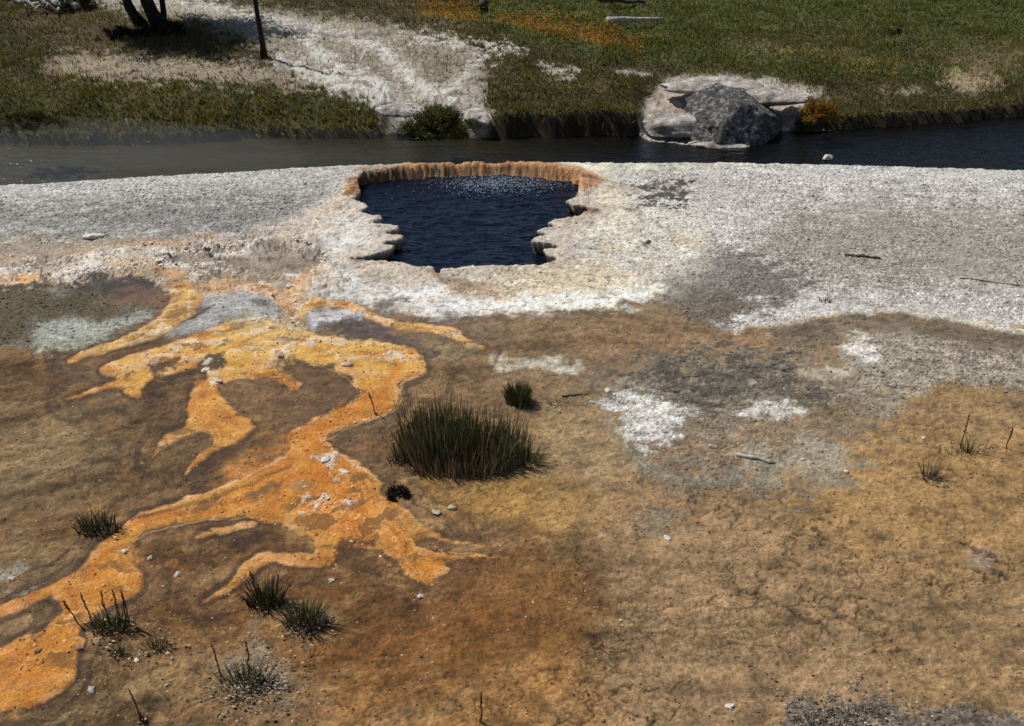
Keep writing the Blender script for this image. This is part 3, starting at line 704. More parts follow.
# bare dark soil on the steep bank face and the stream bed
_yf = np.interp(X, *FE) + 0.10 * fbm(X * 3, Y * 0.3, 4, 22)
_face = sstep(.16, .06, Y - _yf) * fs * sstep(.6, .2, np.interp(X, BANK_X, BANK_W)) + .5 * sstep(.05, .0, Y - _yf) * fs * sstep(.2, .6, np.interp(X, BANK_X, BANK_W))
_pale = sstep(640, 655, U0) * sstep(800, 770, U0)
mixc(_face * (1 - _pale), (52, 42, 28))
GRASS *= 1 - _face * .7
_bed = sstep(WATER_R + .02, WATER_R - .04, Z) * sstep(11, 11.3, Y)
mixc(_bed * .9, (64, 54, 32))

_yn = np.interp(X, *NE)
_ps = pool_sd(X, Y)
_ed = sstep(.5, .15, _yn - Y) * (1 - fs) * sstep(.14, .20, _ps) * (Y - _yn < .1)
mixc(_ed * .7, (196, 193, 186))
_wl = sstep(-.02, -.06, Z) * (_ps < .08) * (Y < PY1 - .3)
mixc(_wl * .85, (118, 86, 62))
_soil = (1 - GR) * (1 - MAT) * (1 - fs) * (_ps > .2)
_g = C.mean(1, keepdims=True)
_rt = sstep(380, 600, U0)
C[:] = C + (_g - C) * (.06 * _soil)[:, None]
C *= 1 - (_soil * _rt)[:, None] * np.array([.03, 0, .10])[None]
C *= (1 + (.08 + .32 * _rt) * _soil)[:, None]
C *= 1 + (_soil * (1 - _rt) * sstep(330, 350, V0))[:, None] * np.array([.05, .0, -.20])[None]
WET[:] = np.maximum(WET, .45 * (DM < 90) * sstep(40, 6, DM) * (1 - GR) * (1 - fs))
C *= (1 + _soil * .55 * fbm(X * 1.6, Y * 2.2, 4, 115, .6) + _soil * .7 * fbm(X * 6, Y * 8, 4, 119, .65))[:, None]
GR *= 1 - .45 * sstep(0, .35, fbm(X * 1.3, Y * 1.6, 4, 161)) * (V0 < 330)
_gz = (1 - fs) * (1 - MAT) * sstep(.2, .5, GR) * sstep(320, 350, V0)
C *= (1 + _gz * 1.1 * fbm(X * 8, Y * 10, 4, 118, .7))[:, None]
_dk = sstep(.10, .42, fbm(X * 9 + n1, Y * 11, 4, 116, .65)) * _soil
mixc(_dk * .45, (72, 56, 40))
# texture that belongs to the ground itself
lum = 1 + .34 * n1 + .44 * n2 * (1 - .6 * MAT) + .38 * n3 * (1 - .5 * MAT) - .35 * sstep(.25, .6, fbm(X * 26, Y * 30, 3, 57)) * (1 - .6 * GR)
C *= np.clip(lum, .4, 1.7)[:, None]
C = np.clip(C, 0, .9)
grain = fbm(X * 34, Y * 34, 2, 81)
Z = Z + DZ + GR * .010 * grain * (1 - fs) + (1 - fs) * (1 - GR) * (1 - .8 * MAT) * (1 - .8 * sstep(.35, .55, WET)) * (.010 * n2 + .005 * fbm(X * 9, Y * 9, 3, 117) + .004 * grain) + .03 * fs * n2 * .5


def mesh_np(name, co, quads, smooth=True):
    me = bpy.data.meshes.new(name)
    k = quads.shape[1]
    me.vertices.add(len(co))
    me.vertices.foreach_set("co", np.ascontiguousarray(co, dtype=np.float32).ravel())
    me.loops.add(quads.size)
    me.loops.foreach_set("vertex_index", quads.astype(np.int32).ravel())
    me.polygons.add(len(quads))
    me.polygons.foreach_set("loop_start", np.arange(0, quads.size, k, dtype=np.int32))
    me.polygons.foreach_set("loop_total", np.full(len(quads), k, dtype=np.int32))
    me.polygons.foreach_set("use_smooth", np.full(len(quads), smooth, dtype=bool))
    me.update(calc_edges=True)
    return me


def add_attr(me, name, rgb):
    a = me.attributes.new(name, 'FLOAT_COLOR', 'POINT')
    d = np.ones((len(rgb), 4), dtype=np.float32)
    d[:, :3] = rgb
    a.data.foreach_set("color", d.ravel())


# ------------------------------------------------------------------ materials
def new_mat(name):
    m = bpy.data.materials.new(name)
    m.use_nodes = True
    t = m.node_tree
    b = t.nodes["Principled BSDF"]
    b.inputs["Specular IOR Level"].default_value = 0.3
    return m, t, b


def N(t, typ, **kw):
    n = t.nodes.new(typ)
    for k, v in kw.items():
        setattr(n, k, v)
    return n


def mathn(t, op, a, b=None, c=None, clamp=False):
    n = t.nodes.new("ShaderNodeMath")
    n.operation = op
    n.use_clamp = clamp
    for i, v in enumerate((a, b, c)):
        if v is None:
            continue
        if isinstance(v, (int, float)):
            n.inputs[i].default_value = v
        else:
            t.links.new(v, n.inputs[i])
    return n.outputs[0]


def noise_node(t, coord, scale, detail=4, rough=.55, vec_scale=None):
    n = t.nodes.new("ShaderNodeTexNoise")
    n.inputs["Scale"].default_value = scale
    n.inputs["Detail"].default_value = detail
    n.inputs["Roughness"].default_value = rough
    if vec_scale:
        mp = t.nodes.new("ShaderNodeMapping")
        mp.inputs["Scale"].default_value = vec_scale
        t.links.new(coord, mp.inputs[0])
        coord = mp.outputs[0]
    t.links.new(coord, n.inputs["Vector"])
    return n.outputs[0]


def scale_col(t, col, fac):
    n = t.nodes.new("ShaderNodeVectorMath")
    n.operation = 'SCALE'
    t.links.new(col, n.inputs[0])
    t.links.new(fac, n.inputs["Scale"])
    return n.outputs[0]


def ground_material():
    m, t, b = new_mat("sinter_and_soil")
    tc = N(t, "ShaderNodeTexCoord").outputs["Object"]
    col = N(t, "ShaderNodeAttribute", attribute_name="col").outputs["Color"]
    pr = N(t, "ShaderNodeAttribute", attribute_name="props").outputs["Color"]
    sp = N(t, "ShaderNodeSeparateColor")
    t.links.new(pr, sp.inputs[0])
    gr, wet = sp.outputs[0], sp.outputs[1]
    f1 = noise_node(t, tc, 60, 5, .65)
    f2 = noise_node(t, tc, 190, 3, .6)
    vo = N(t, "ShaderNodeTexVoronoi")
    vo.inputs["Scale"].default_value = 42
    vo.inputs["Randomness"].default_value = 1
    t.links.new(tc, vo.inputs["Vector"])
    vs_ = N(t, "ShaderNodeSeparateColor")
    t.links.new(vo.outputs["Color"], vs_.inputs[0])
    vd = vo.outputs["Distance"]
    # soil mottling
    a = mathn(t, 'MULTIPLY_ADD', f1, 1.3, .36)
    a2 = mathn(t, 'MULTIPLY_ADD', f2, .5, .75)
    a = mathn(t, 'MULTIPLY', a, a2)
    # single pebbles differ in tone; cells show as grains
    g = mathn(t, 'MULTIPLY_ADD', vs_.outputs[0], .8, .6)
    gg = mathn(t, 'SUBTRACT', g, 1.0)
    gg = mathn(t, 'MULTIPLY_ADD', gg, gr, 1.0)
    fac = mathn(t, 'MULTIPLY', a, gg)
    t.links.new(scale_col(t, col, fac), b.inputs["Base Color"])
    r = mathn(t, 'MULTIPLY_ADD', wet, -.55, .93)
    t.links.new(mathn(t, 'MULTIPLY_ADD', f1, -.1, r), b.inputs["Roughness"])
    # bumps
    hb = mathn(t, 'MULTIPLY', f1, .012)
    hb = mathn(t, 'MULTIPLY_ADD', f2, .005, hb)
    hv = mathn(t, 'MULTIPLY', mathn(t, 'MULTIPLY', vd, gr), -.012)
    bp = N(t, "ShaderNodeBump")
    bp.inputs["Strength"].default_value = .9
    bp.inputs["Distance"].default_value = 1.0
    t.links.new(mathn(t, 'ADD', hb, hv), bp.inputs["Height"])
    t.links.new(bp.outputs[0], b.inputs["Normal"])
    return m


def vcol_material(name, rough=.7, spec=.3, var=.25, vscale=40, sheen=0):
    m, t, b = new_mat(name)
    tc = N(t, "ShaderNodeTexCoord").outputs["Object"]
    col = N(t, "ShaderNodeAttribute", attribute_name="col").outputs["Color"]
    f = mathn(t, 'MULTIPLY_ADD', noise_node(t, tc, vscale, 4), var * 2, 1 - var)
    t.links.new(scale_col(t, col, f), b.inputs["Base Color"])
    b.inputs["Roughness"].default_value = rough
    b.inputs["Specular IOR Level"].default_value = spec
    if sheen:
        tr = N(t, "ShaderNodeBsdfTranslucent")
        t.links.new(scale_col(t, col, f), tr.inputs[0])
        mx = N(t, "ShaderNodeMixShader")
        mx.inputs[0].default_value = sheen
        t.links.new(b.outputs[0], mx.inputs[1])
        t.links.new(tr.outputs[0], mx.inputs[2])
        t.links.new(mx.outputs[0], t.nodes["Material Output"].inputs["Surface"])
    return m


def rock_material(name, stops, scale=9, bump=.03, rough=.9):
    m, t, b = new_mat(name)
    tc = N(t, "ShaderNodeTexCoord").outputs["Object"]
    n1_ = noise_node(t, tc, scale, 8, .72)
    r = N(t, "ShaderNodeValToRGB")
    cr = r.color_ramp
    for i, (p, c) in enumerate(stops):
        e = cr.elements[i] if i < 2 else cr.elements.new(p)
        e.position = p
        e.color = (*lin(c), 1)
    t.links.new(n1_, r.inputs[0])
    t.links.new(r.outputs[0], b.inputs["Base Color"])
    b.inputs["Roughness"].default_value = rough
    bp = N(t, "ShaderNodeBump")
    bp.inputs["Distance"].default_value = bump
    bp.inputs["Strength"].default_value = 1
    t.links.new(noise_node(t, tc, scale * 3, 6, .7), bp.inputs["Height"])
    t.links.new(bp.outputs[0], b.inputs["Normal"])
    return m


def water_material(name, col, wave, scale, stretch, rough=.06, extra=None):
    m, t, b = new_mat(name)
    tc = N(t, "ShaderNodeTexCoord").outputs["Object"]
    n = noise_node(t, tc, scale, 3, .55, stretch)
    n2_ = noise_node(t, tc, scale * 3.3, 2, .5, stretch)
    bp = N(t, "ShaderNodeBump")
    bp.inputs["Distance"].default_value = wave
    bp.inputs["Strength"].default_value = 1
    t.links.new(mathn(t, 'MULTIPLY_ADD', n2_, .3, n), bp.inputs["Height"])
    t.links.new(bp.outputs[0], b.inputs["Normal"])
    b.inputs["Roughness"].default_value = rough
    b.inputs["IOR"].default_value = 1.33
    b.inputs["Specular IOR Level"].default_value = .5
    if isinstance(col, tuple):
        b.inputs["Base Color"].default_value = (*lin(col), 1)
    else:
        t.links.new(col(t, tc), b.inputs["Base Color"])
    return m


# ------------------------------------------------------------------ ground object
i0 = (np.arange(nr - 1)[:, None] * nc + np.arange(nc - 1)[None, :]).ravel()
quads = np.stack([i0, i0 + 1, i0 + nc + 1, i0 + nc], 1)
gme = mesh_np("ground", np.stack([X, Y, Z], 1), quads)
add_attr(gme, "col", C)
add_attr(gme, "props", np.stack([GR, WET, GRASS], 1))
ground = bpy.data.objects.new("ground", gme)
COL.objects.link(ground)
gme.materials.append(ground_material())
ground["kind"] = "structure"
ground["label"] = "pale sinter crust, brown clay and orange bacterial mats around the spring"

# fast lookup of the finished surface for scattering
def surf(x, y):
    """height, colour, pebbliness and grass of the sheet at points (nearest grid vertex)"""
    x = np.atleast_1d(x)
    y = np.atleast_1d(y)
    j = np.clip(np.searchsorted(ys, y), 1, nr - 1)
    j = np.where(np.abs(ys[j - 1] - y) < np.abs(ys[j] - y), j - 1, j)
    uu = 512 + F * x / dep[j]
    i = np.clip(np.searchsorted(us, uu), 0, nc - 1)
    k = j * nc + i
    return Z[k], C[k], GR[k], GRASS[k]


def tag(o, label=None, cat=None, group=None, kind=None):
    for k, v in (("label", label), ("category", cat), ("group", group), ("kind", kind)):
        if v:
            o[k] = v
    return o


def empty(name, loc, rz=0.0):
    o = bpy.data.objects.new(name, None)
    o.location = loc
    o.rotation_euler.z = rz
    o.empty_display_size = .1
    COL.objects.link(o)
    return o


def link(name, me, mat, parent=None, loc=None):
    o = bpy.data.objects.new(name, me)
    COL.objects.link(o)
    if mat:
        me.materials.append(mat)
    if parent:
        o.parent = parent
    if loc is not None:
        o.location = loc
    return o


# ------------------------------------------------------------------ water
def water_sheet(name, x0, x1, y0, y1, z, mat, label):
    nx, ny = 60, 12
    gx, gy = np.meshgrid(np.linspace(x0, x1, nx), np.linspace(y0, y1, ny))
    co = np.stack([gx.ravel(), gy.ravel(), np.full(gx.size, z)], 1)
    k = (np.arange(ny - 1)[:, None] * nx + np.arange(nx - 1)[None, :]).ravel()
    me = mesh_np(name, co, np.stack([k, k + 1, k + nx + 1, k + nx], 1))
    o = link(name, me, mat)
    tag(o, label, kind="structure")
    return o


def river_col(t, tc):
    n = noise_node(t, tc, .9, 4, .6, (1, 2.2, 1))
    sx = N(t, "ShaderNodeSeparateXYZ")
    t.links.new(tc, sx.inputs[0])
    k = mathn(t, 'MULTIPLY_ADD', sx.outputs[0], -.22, .35, clamp=True)
    k = mathn(t, 'MULTIPLY', k, mathn(t, 'MULTIPLY_ADD', n, 1.6, .1), clamp=True)
    r = N(t, "ShaderNodeValToRGB")
    r.color_ramp.elements[0].color = (*lin((14, 13, 12)), 1)
    r.color_ramp.elements[1].color = (*lin((56, 52, 34)), 1)
    t.links.new(k, r.inputs[0])
    return r.outputs[0]


# river follows the channel: strip between the two edges
rx = np.concatenate([np.linspace(-60, -12, 16), np.linspace(-11.8, 11.8, 240), np.linspace(12, 60, 16)])
yn_, yf_ = np.interp(rx, *NE) + .02, np.interp(rx, *FE) + .35
rows = 14
co = np.concatenate([np.stack([rx, yn_ + (yf_ - yn_) * k / (rows - 1), np.full(rx.size, WATER_R)], 1) for k in range(rows)])
k = (np.arange(rows - 1)[:, None] * len(rx) + np.arange(len(rx) - 1)[None, :]).ravel()
river_mat = water_material("river_water", river_col, .03, 4, (1.0, 2.4, 1), .2)
river = link("river", mesh_np("river", co, np.stack([k, k + 1, k + len(rx) + 1, k + len(rx)], 1)), river_mat)
tag(river, "dark rippled stream flowing behind the white sinter", kind="structure")

# spring: a finely rippled real surface, choppier where it boils at the back
pw = 260
gx, gy = np.meshgrid(np.linspace(PX0 - .12, PX1 + .12, pw), np.linspace(PY0 - .12, PY1 + .10, pw))
bcx, bcy = at(500, 185, WATER_P)
boil = np.exp(-(((gx - bcx) / .55) ** 2 + ((gy - bcy) / .22) ** 2) ** 1.2)
wz = .020 * fbm(gx * 3.2, gy * 9, 3, 91) + .008 * fbm(gx * 9, gy * 20, 2, 92) + boil * (.012 * fbm(gx * 22, gy * 26, 3, 93) + .012)
co = np.stack([gx.ravel(), gy.ravel(), (WATER_P + wz).ravel()], 1)
k = (np.arange(pw - 1)[:, None] * pw + np.arange(pw - 1)[None, :]).ravel()
pool_mat = water_material("spring_water", (10, 20, 36), .018, 9, (1, 2.2, 1), .05)
pool = link("spring_water", mesh_np("spring_water", co, np.stack([k, k + 1, k + pw + 1, k + pw], 1)), pool_mat)
tag(pool, "deep navy blue rippled water of the hot spring", kind="structure")


# ------------------------------------------------------------------ batch builder for many little solids
class MB:
    def __init__(s):
        s.v, s.f3, s.c, s.n = [], [], [], 0

    def add(s, co, tris, col):
        co = np.asarray(co, float)
        s.v.append(co)
        s.f3.append(np.asarray(tris) + s.n)
        col = np.asarray(col, float)
        s.c.append(np.broadcast_to(col, (len(co), 3)) if col.ndim == 1 else col)
        s.n += len(co)

    def build(s, name, mat, parent=None, smooth=True):
        me = mesh_np(name, np.concatenate(s.v), np.concatenate(s.f3), smooth)
        add_attr(me, "col", np.concatenate(s.c))
        return link(name, me, mat, parent)


def ico(sub):
    import bmesh
    bm = bmesh.new()
    bmesh.ops.create_icosphere(bm, subdivisions=sub, radius=1)
    v = np.array([q.co[:] for q in bm.verts])
    f = np.array([[q.index for q in fa.verts] for fa in bm.faces])
    bm.free()
    return v, f


ICO1, ICO2, ICO3, ICO4, ICO6 = ico(1), ico(2), ico(3), ico(4), ico(6)


def scatter_solids(name, pts, sizes, cols, mat, label, flat=.55, sub=ICO1, cat=None):
    """loose grit nobody could count: each grain its own little lump, kept in one object"""
    v, f = sub
    n, nv = len(pts), len(v)
    ang = rng.random(n) * 2 * np.pi
    sc3 = sizes[:, None] * np.stack([.7 + .6 * rng.random(n), .7 + .6 * rng.random(n), flat * (.6 + .8 * rng.random(n))], 1)
    jit = 1 + .32 * (rng.random((n, nv, 1)) - .5)
    co = v[None] * jit * sc3[:, None, :]
    ca, sa = np.cos(ang)[:, None], np.sin(ang)[:, None]
    x = co[..., 0] * ca - co[..., 1] * sa
    y = co[..., 0] * sa + co[..., 1] * ca
    co = np.stack([x, y, co[..., 2]], 2) + pts[:, None, :]
    tr = (f[None] + (np.arange(n) * nv)[:, None, None]).reshape(-1, 3)
    me = mesh_np(name, co.reshape(-1, 3), tr, False)
    add_attr(me, "col", np.repeat(cols, nv, 0))
    o = link(name, me, mat)
    tag(o, label, kind="stuff")
    return o


m_peb = vcol_material("pebble", .85, .3, .25, 60)
# candidate points spread evenly over the visible ground
N1 = 150000
uu = rng.uniform(-40, 1064, N1)
vv = rng.uniform(160, 740, N1)
px, py = at(uu, vv, 0.0)
zz, cc, gg, _ = surf(px, py)
sdp = pool_sd(px, py)
ok = (py < np.interp(px, *NE) - .03) & (sdp > .03)
keepm = ok & (rng.random(N1) < gg ** 1.5 * .32)
px_, py_, zz_, cc_ = px[keepm], py[keepm], zz[keepm], cc[keepm]
s = (.0045 + .011 * rng.random(len(px_)) ** 2.2) * (0.55 + py_ / 16)
tone = .6 + .8 * rng.random((len(px_), 1))
scatter_solids("gravel", np.stack([px_, py_, zz_ + s * .1], 1), s, np.clip(cc_ * tone, 0, .82), m_peb, "pale sinter gravel strewn over the white crust")
# sparse pale grit on clay and mats
keepm = ok & (gg < .4) & (rng.random(N1) < .05 + .08 * sstep(.0, .4, fbm(px * 2, py * 2, 2, 95)))
px_, py_, zz_ = px[keepm], py[keepm], zz[keepm]
s = .0025 + .006 * rng.random(len(px_)) ** 4
pc = np.where(rng.random((len(px_), 1)) < .6, lin((84, 64, 46))[None], lin((186, 160, 128))[None]) * (.5 + .8 * rng.random((len(px_), 1)))
scatter_solids("grit", np.stack([px_, py_, zz_ + s * .2], 1), s, np.clip(pc, 0, .8), m_peb, "fine pale grit scattered on the brown clay")


# knobbly sinter beads that edge the run-off
def beads(lines, spread, per, smin, smax, colr):
    P, S = [], []
    for ln in lines:
        ln = chaikin(ln, 2, False)
        seg = np.hypot(*np.diff(ln, axis=0).T)
        tot = seg.sum()
        n = int(tot * per * .6)
        t = rng.random(n) * tot
        cs = np.concatenate([[0], np.cumsum(seg)])
        u = np.interp(t, cs, ln[:, 0]) + rng.normal(0, spread, n)
        v = np.interp(t, cs, ln[:, 1]) + rng.normal(0, spread * .6, n)
        x, y = at(u, v, 0)
        P.append(np.stack([x, y], 1))
        S.append(smin + (smax - smin) * rng.random(n) ** 2)
    P, S = np.concatenate(P), np.concatenate(S)
    z, _, _, _ = surf(P[:, 0], P[:, 1])
    pd = pool_sd(P[:, 0], P[:, 1]) > .02
    P, S, z = P[pd], S[pd], z[pd]
    c = lin(colr)[None] * (.75 + .4 * rng.random((len(P), 1)))
    return np.concatenate([P, (z + S * .12)[:, None]], 1), S, np.clip(c, 0, .85)


bl = [([(166, 258), (190, 250), (232, 248), (256, 244), (262, 240), (298, 240), (324, 250), (326, 262), (310, 276)], 1.5, 1.5),
      ([(40, 280), (92, 274), (142, 268), (170, 262), (200, 268), (236, 272)], 3, 1.0), ([(20, 270), (66, 258), (110, 250), (160, 246)], 3, .7),
      ([(290, 282), (300, 300), (300, 318), (290, 330)], 3, .8), ([(262, 284), (284, 300), (290, 316), (270, 322), (236, 322)], 2, .8)]
bb = [beads([l], sp, per, .008, .024, (216, 204, 186)) for l, sp, per in bl]
scatter_solids("sinter_beads", *[np.concatenate(q) for q in zip(*bb)], m_peb, "knobbly white sinter beads edging the shallow run-off", sub=ICO2, flat=.5)
bl = [([(240, 330), (300, 344), (360, 352), (420, 366)], 6, .5), ([(396, 350), (410, 356), (414, 372), (398, 382)], 1.5, .5), ([(360, 374), (358, 386), (362, 398), (350, 406), (330, 414)], 1.5, .9),
      ([(392, 412), (352, 427), (330, 432), (322, 442), (336, 452)], 1.2, .7), ([(286, 505), (330, 503), (356, 512)], 3, .9), ([(300, 470), (330, 480), (360, 500)], 12, .3),
      ([(130, 366), (200, 346), (240, 334)], 5, .5), ([(210, 384), (226, 378), (262, 356)], 3, .6), ([(206, 480), (280, 470), (380, 540)], 16, .35), ([(20, 690), (60, 650), (110, 590), (130, 550)], 12, .2)]
bb = [beads([l], sp, per, .004, .013, (224, 178, 128)) for l, sp, per in bl]
scatter_solids("mat_crumbs", *[np.concatenate(q) for q in zip(*bb)], m_peb, "small mineral crumbs stuck along the orange mats", sub=ICO1, flat=.5)

# boiling froth
bn = 3200
bx_ = bcx + rng.normal(0, .36, bn)
by_ = bcy + .02 + rng.normal(0, .16, bn)
okb = (pool_sd(bx_, by_) < -.02)
bx_, by_ = bx_[okb], by_[okb]
bs = .0015 + .0065 * rng.random(len(bx_)) ** 2.5
m_froth, t_, b_ = new_mat("froth")
b_.inputs["Base Color"].default_value = (*lin((150, 165, 180)), 1)
b_.inputs["Roughness"].default_value = .6
scatter_solids("spring_bubbles", np.stack([bx_, by_, np.full(len(bx_), WATER_P + .016)], 1), bs, np.tile(lin((150, 165, 180)), (len(bx_), 1)), m_froth,
               "white bubbles boiling up at the back of the spring", sub=ICO1, flat=.7)

#@THINGS
# ------------------------------------------------------------------ stones
def lump(name, size, seed, mat, sub=ICO3, rough=.25, facets=.0, cut=-.45):
    v, f = sub
    v = v.copy()
    rr = random.Random(seed)
    off = Vector((rr.random() * 50, rr.random() * 50, rr.random() * 50))
    for i in range(len(v)):
        p = Vector(v[i])
        d = 1 + rough * mnoise.noise(p * 1.3 + off) * 1.6 + rough * .5 * mnoise.noise(p * 3.7 + off) + rough * .22 * mnoise.noise(p * 9 + off) + rough * .12 * mnoise.noise(p * 21 + off)
        v[i] = np.array(p) * d
    if facets:
        for _ in range(9):
            a = Vector((rr.gauss(0, 1), rr.gauss(0, 1), rr.gauss(0.2, .7))).normalized()
            lim = .62 + .22 * rr.random()
            dd = v @ np.array(a)
            over = np.maximum(dd - lim, 0)
            v -= over[:, None] * np.array(a)[None] * facets
    v[:, 2] = np.maximum(v[:, 2], cut)
    v = v * np.array(size)[None]
    me = mesh_np(name, v, f, sub is not ICO2)
    me.materials.append(mat)
    return me


m_white = rock_material("white_sinter_stone", [(.3, (180, 168, 154)), (.55, (224, 216, 206))], 30, .006)
m_brown = rock_material("brown_stone", [(.3, (84, 68, 52)), (.62, (160, 138, 112))], 40, .006)
m_grey = rock_material("grey_stone", [(.3, (150, 138, 124)), (.6, (204, 192, 176))], 30, .006)
m_bould = rock_material("boulder_stone", [(.36, (50, 50, 50)), (.5, (98, 96, 94)), (.57, (146, 143, 138)), (.66, (200, 196, 188))], 15, .05)
stones = [  # u, v, half sizes (m), material, label
    (95, 237, (.10, .07, .035), m_white, "flat pale slab lying on the grey gravel left of the spring"),
    (10, 243, (.08, .04, .02), m_grey, "thin grey flake on the gravel at the left edge"),
    (608, 391, (.035, .03, .022), m_white, "pale round stone at the tip of the white crust patch"),
    (668, 539, (.028, .018, .014), m_white, "tiny bright white chip alone on the tan clay"),
    (729, 706, (.024, .02, .014), m_white, "white chip on cracked clay near the bottom edge"),
    (452, 508, (.035, .026, .022), m_grey, "knobbly grey stone below the big rush clump"),
    (436, 513, (.04, .025, .014), m_grey, "low rough grey stone left of the knobbly one"),
    (326, 462, (.045, .028, .012), m_white, "largest white crust plate in the orange mat fork"),
    (345, 472, (.05, .022, .014), m_white, "narrow white crust plate beside the larger plate"),
    (206, 371, (.045, .03, .012), m_white, "white crust lump beside the black hollow in the mat"),
    (218, 383, (.035, .02, .01), m_white, "cream crust lump at the head of the orange side arm"),
    (280, 357, (.04, .025, .014), m_grey, "grey lump on the yellow mat above the brown island"),
    (347, 366, (.05, .035, .02), m_grey, "pale brown lump on the inner edge of the yellow mat"),
    (420, 596, (.022, .018, .014), m_white, "white chip below the tip of the orange fan"),
    (332, 580, (.026, .02, .012), m_grey, "pinkish pale stone right of the small rush tufts"),
    (38, 652, (.022, .018, .014), m_brown, "dark brown stone on the orange tongue, lower left"),
    (79, 650, (.02, .02, .014), m_brown, "brown stone at the right edge of the orange tongue"),
    (92, 690, (.025, .022, .02), m_grey, "small grey stone on dark clay near the bottom left"),
    (137, 661, (.022, .018, .014), m_white, "white chip under the little low tuft"),
    (166, 685, (.012, .01, .008), m_white, "tiny white speck stone on bare clay, lower left"),
    (846, 472, (.022, .02, .015), m_white, "pale pebble right of the driftwood stick on grey clay"),
    (803, 460, (.03, .02, .015), m_grey, "grey pebble near the right end of the driftwood stick"),
    (924, 438, (.016, .014, .01), m_white, "white pebble on the reddish clay right of centre"),
    (648, 242, (.035, .03, .03), m_brown, "dark stone on the pale crust right of the spring"),
    (828, 159, (.09, .05, .05), m_white, "white rock breaking the dark stream"),
    (150, 558, (.025, .018, .012), m_grey, "pale rubble lump inside the bend of the orange channel"),
    (177, 574, (.035, .014, .01), m_white, "thin white flake on brown clay inside the bend"),
    (12, 578, (.03, .025, .014), m_grey, "pale rough stone at the left edge above the orange arm"),
    (125, 552, (.02, .02, .016), m_white, "small white stone touching the orange channel neck"),
    (705, 488, (.02, .015, .01), m_brown, "brown pebble on the grey arc of clay"),
    (712, 447, (.03, .02, .02), m_grey, "grey pebble left of the driftwood stick"),
]
for i, (u, v, sz, mat, label) in enumerate(stones):
    z = WATER_R if label.startswith("white rock") else None
    if z is None:
        x, y, z = place(u, v)
        z = float(surf(x, y)[0][0])
    else:
        x, y = at(u, v, z)
    me = lump("stone", (sz[0], sz[1], sz[2] * .8), 100 + i, mat, ICO4 if max(sz) > .05 else ICO3, .5, .85, -.3)
    o = link("stone", me, None, loc=(x, y, z + sz[2] * .25))
    o.rotation_euler.z = R.random() * 6.28
    if sz[0] > .06:
        o.rotation_euler.z = R.uniform(-.4, .4)
    tag(o, label, "stone")

# great boulder in the stream
x, y = at(735, 140, WATER_R)
v, f = ICO6
v = v.copy()
off = Vector((3, 8, 1))
for i in range(len(v)):
    p = Vector(v[i])
    d = 1 + .22 * mnoise.noise(p * 1.2 + off) + .13 * mnoise.noise(p * 2.6 + off) + .08 * mnoise.noise(p * 6 + off) + .05 * mnoise.noise(p * 13 + off) + .03 * mnoise.noise(p * 30 + off)
    v[i] = np.array(p) * d
for a, lim in (((.8, -.5, .15), .78), ((-.6, -.35, .70), .80), ((.1, -.1, 1), .88), ((.2, -.9, .35), .80), ((.6, .0, .8), .80)):
    a = np.array(a) / np.linalg.norm(a)
    ov = np.maximum(v @ a - lim, 0)
    v -= ov[:, None] * a[None] * .85
v[:, 0] *= np.where(v[:, 0] < 0, .66, .72)
v[:, 1] *= .66
v[:, 2] = np.where(v[:, 2] < 0, v[:, 2] * .3, v[:, 2] * .60)
bme = mesh_np("boulder", v, f)
bo = link("boulder", bme, m_bould, loc=(x, y + .34, WATER_R - .02))
tag(bo, "big rounded grey boulder with dark and pale lichen standing in the stream", "boulder")


def flat_rock(name, u, v, z, sx, sy, sz, seed, mat, label, rot=0.):
    x, y = at(u, v, z)
    me = lump(name, (sx, sy, sz), seed, mat, ICO4, .22, .8, -.9)
    o = link(name, me, None, loc=(x, y, z))
    o.rotation_euler.z = rot
    tag(o, label, "rock")
    return o


m_ledge = rock_material("ledge_stone", [(.34, (92, 84, 74)), (.5, (168, 160, 150)), (.64, (214, 208, 200))], 7, .03)
m_pink = rock_material("pink_sinter", [(.32, (120, 100, 86)), (.5, (176, 158, 142)), (.66, (216, 206, 196))], 9, .03)
flat_rock("rock_ledge", 770, 97, -.08, .62, .30, .13, 7, m_ledge, "flat whitish rock ledge jutting out right behind the boulder", .05)
flat_rock("rock_ledge", 712, 86, -.04, .70, .40, .08, 9, m_ledge, "pale flat rock shelf behind the left shoulder of the boulder", -.1)
flat_rock("sinter_mound", 684, 130, -.48, .60, .46, .26, 12, m_ledge, "whitish sinter mound against the left side of the boulder", .2)
flat_rock("sinter_mound", 656, 118, -.36, .34, .30, .10, 13, m_ledge, "lower pale mound at the grass edge left of the boulder")
flat_rock("sinter_apron", 726, 146, -.47, .46, .16, .085, 14, m_ledge, "whitish wave-washed apron of rock at the foot of the boulder")
flat_rock("gravel_bar", 812, 128, -.45, .32, .14, .07, 15, m_ledge, "pale gravel bar at the water below the ochre bush")
flat_rock("bank_rock", 402, 131, -.42, .07, .06, .06, 16, m_white, "small white rock in the dark notch of the far bank")
flat_rock("sinter_ledge", 403, 110, -.12, .38, .22, .06, 17, m_ledge, "cream sinter lip over the dark notch of the far bank", -.2)
flat_rock("sinter_ledge", 476, 116, -.22, .20, .28, .07, 18, m_ledge, "cream sinter lip right of the rounded bank bush", .3)

# ------------------------------------------------------------------ wood
m_wood = rock_material("weathered_wood", [(.35, (120, 112, 102)), (.6, (206, 200, 190))], 14, .01)
m_dwood = rock_material("dark_wood", [(.35, (40, 30, 24)), (.62, (98, 80, 66))], 18, .01)
m_bark = rock_material("bark", [(.38, (26, 22, 19)), (.62, (66, 56, 48))], 16, .03)


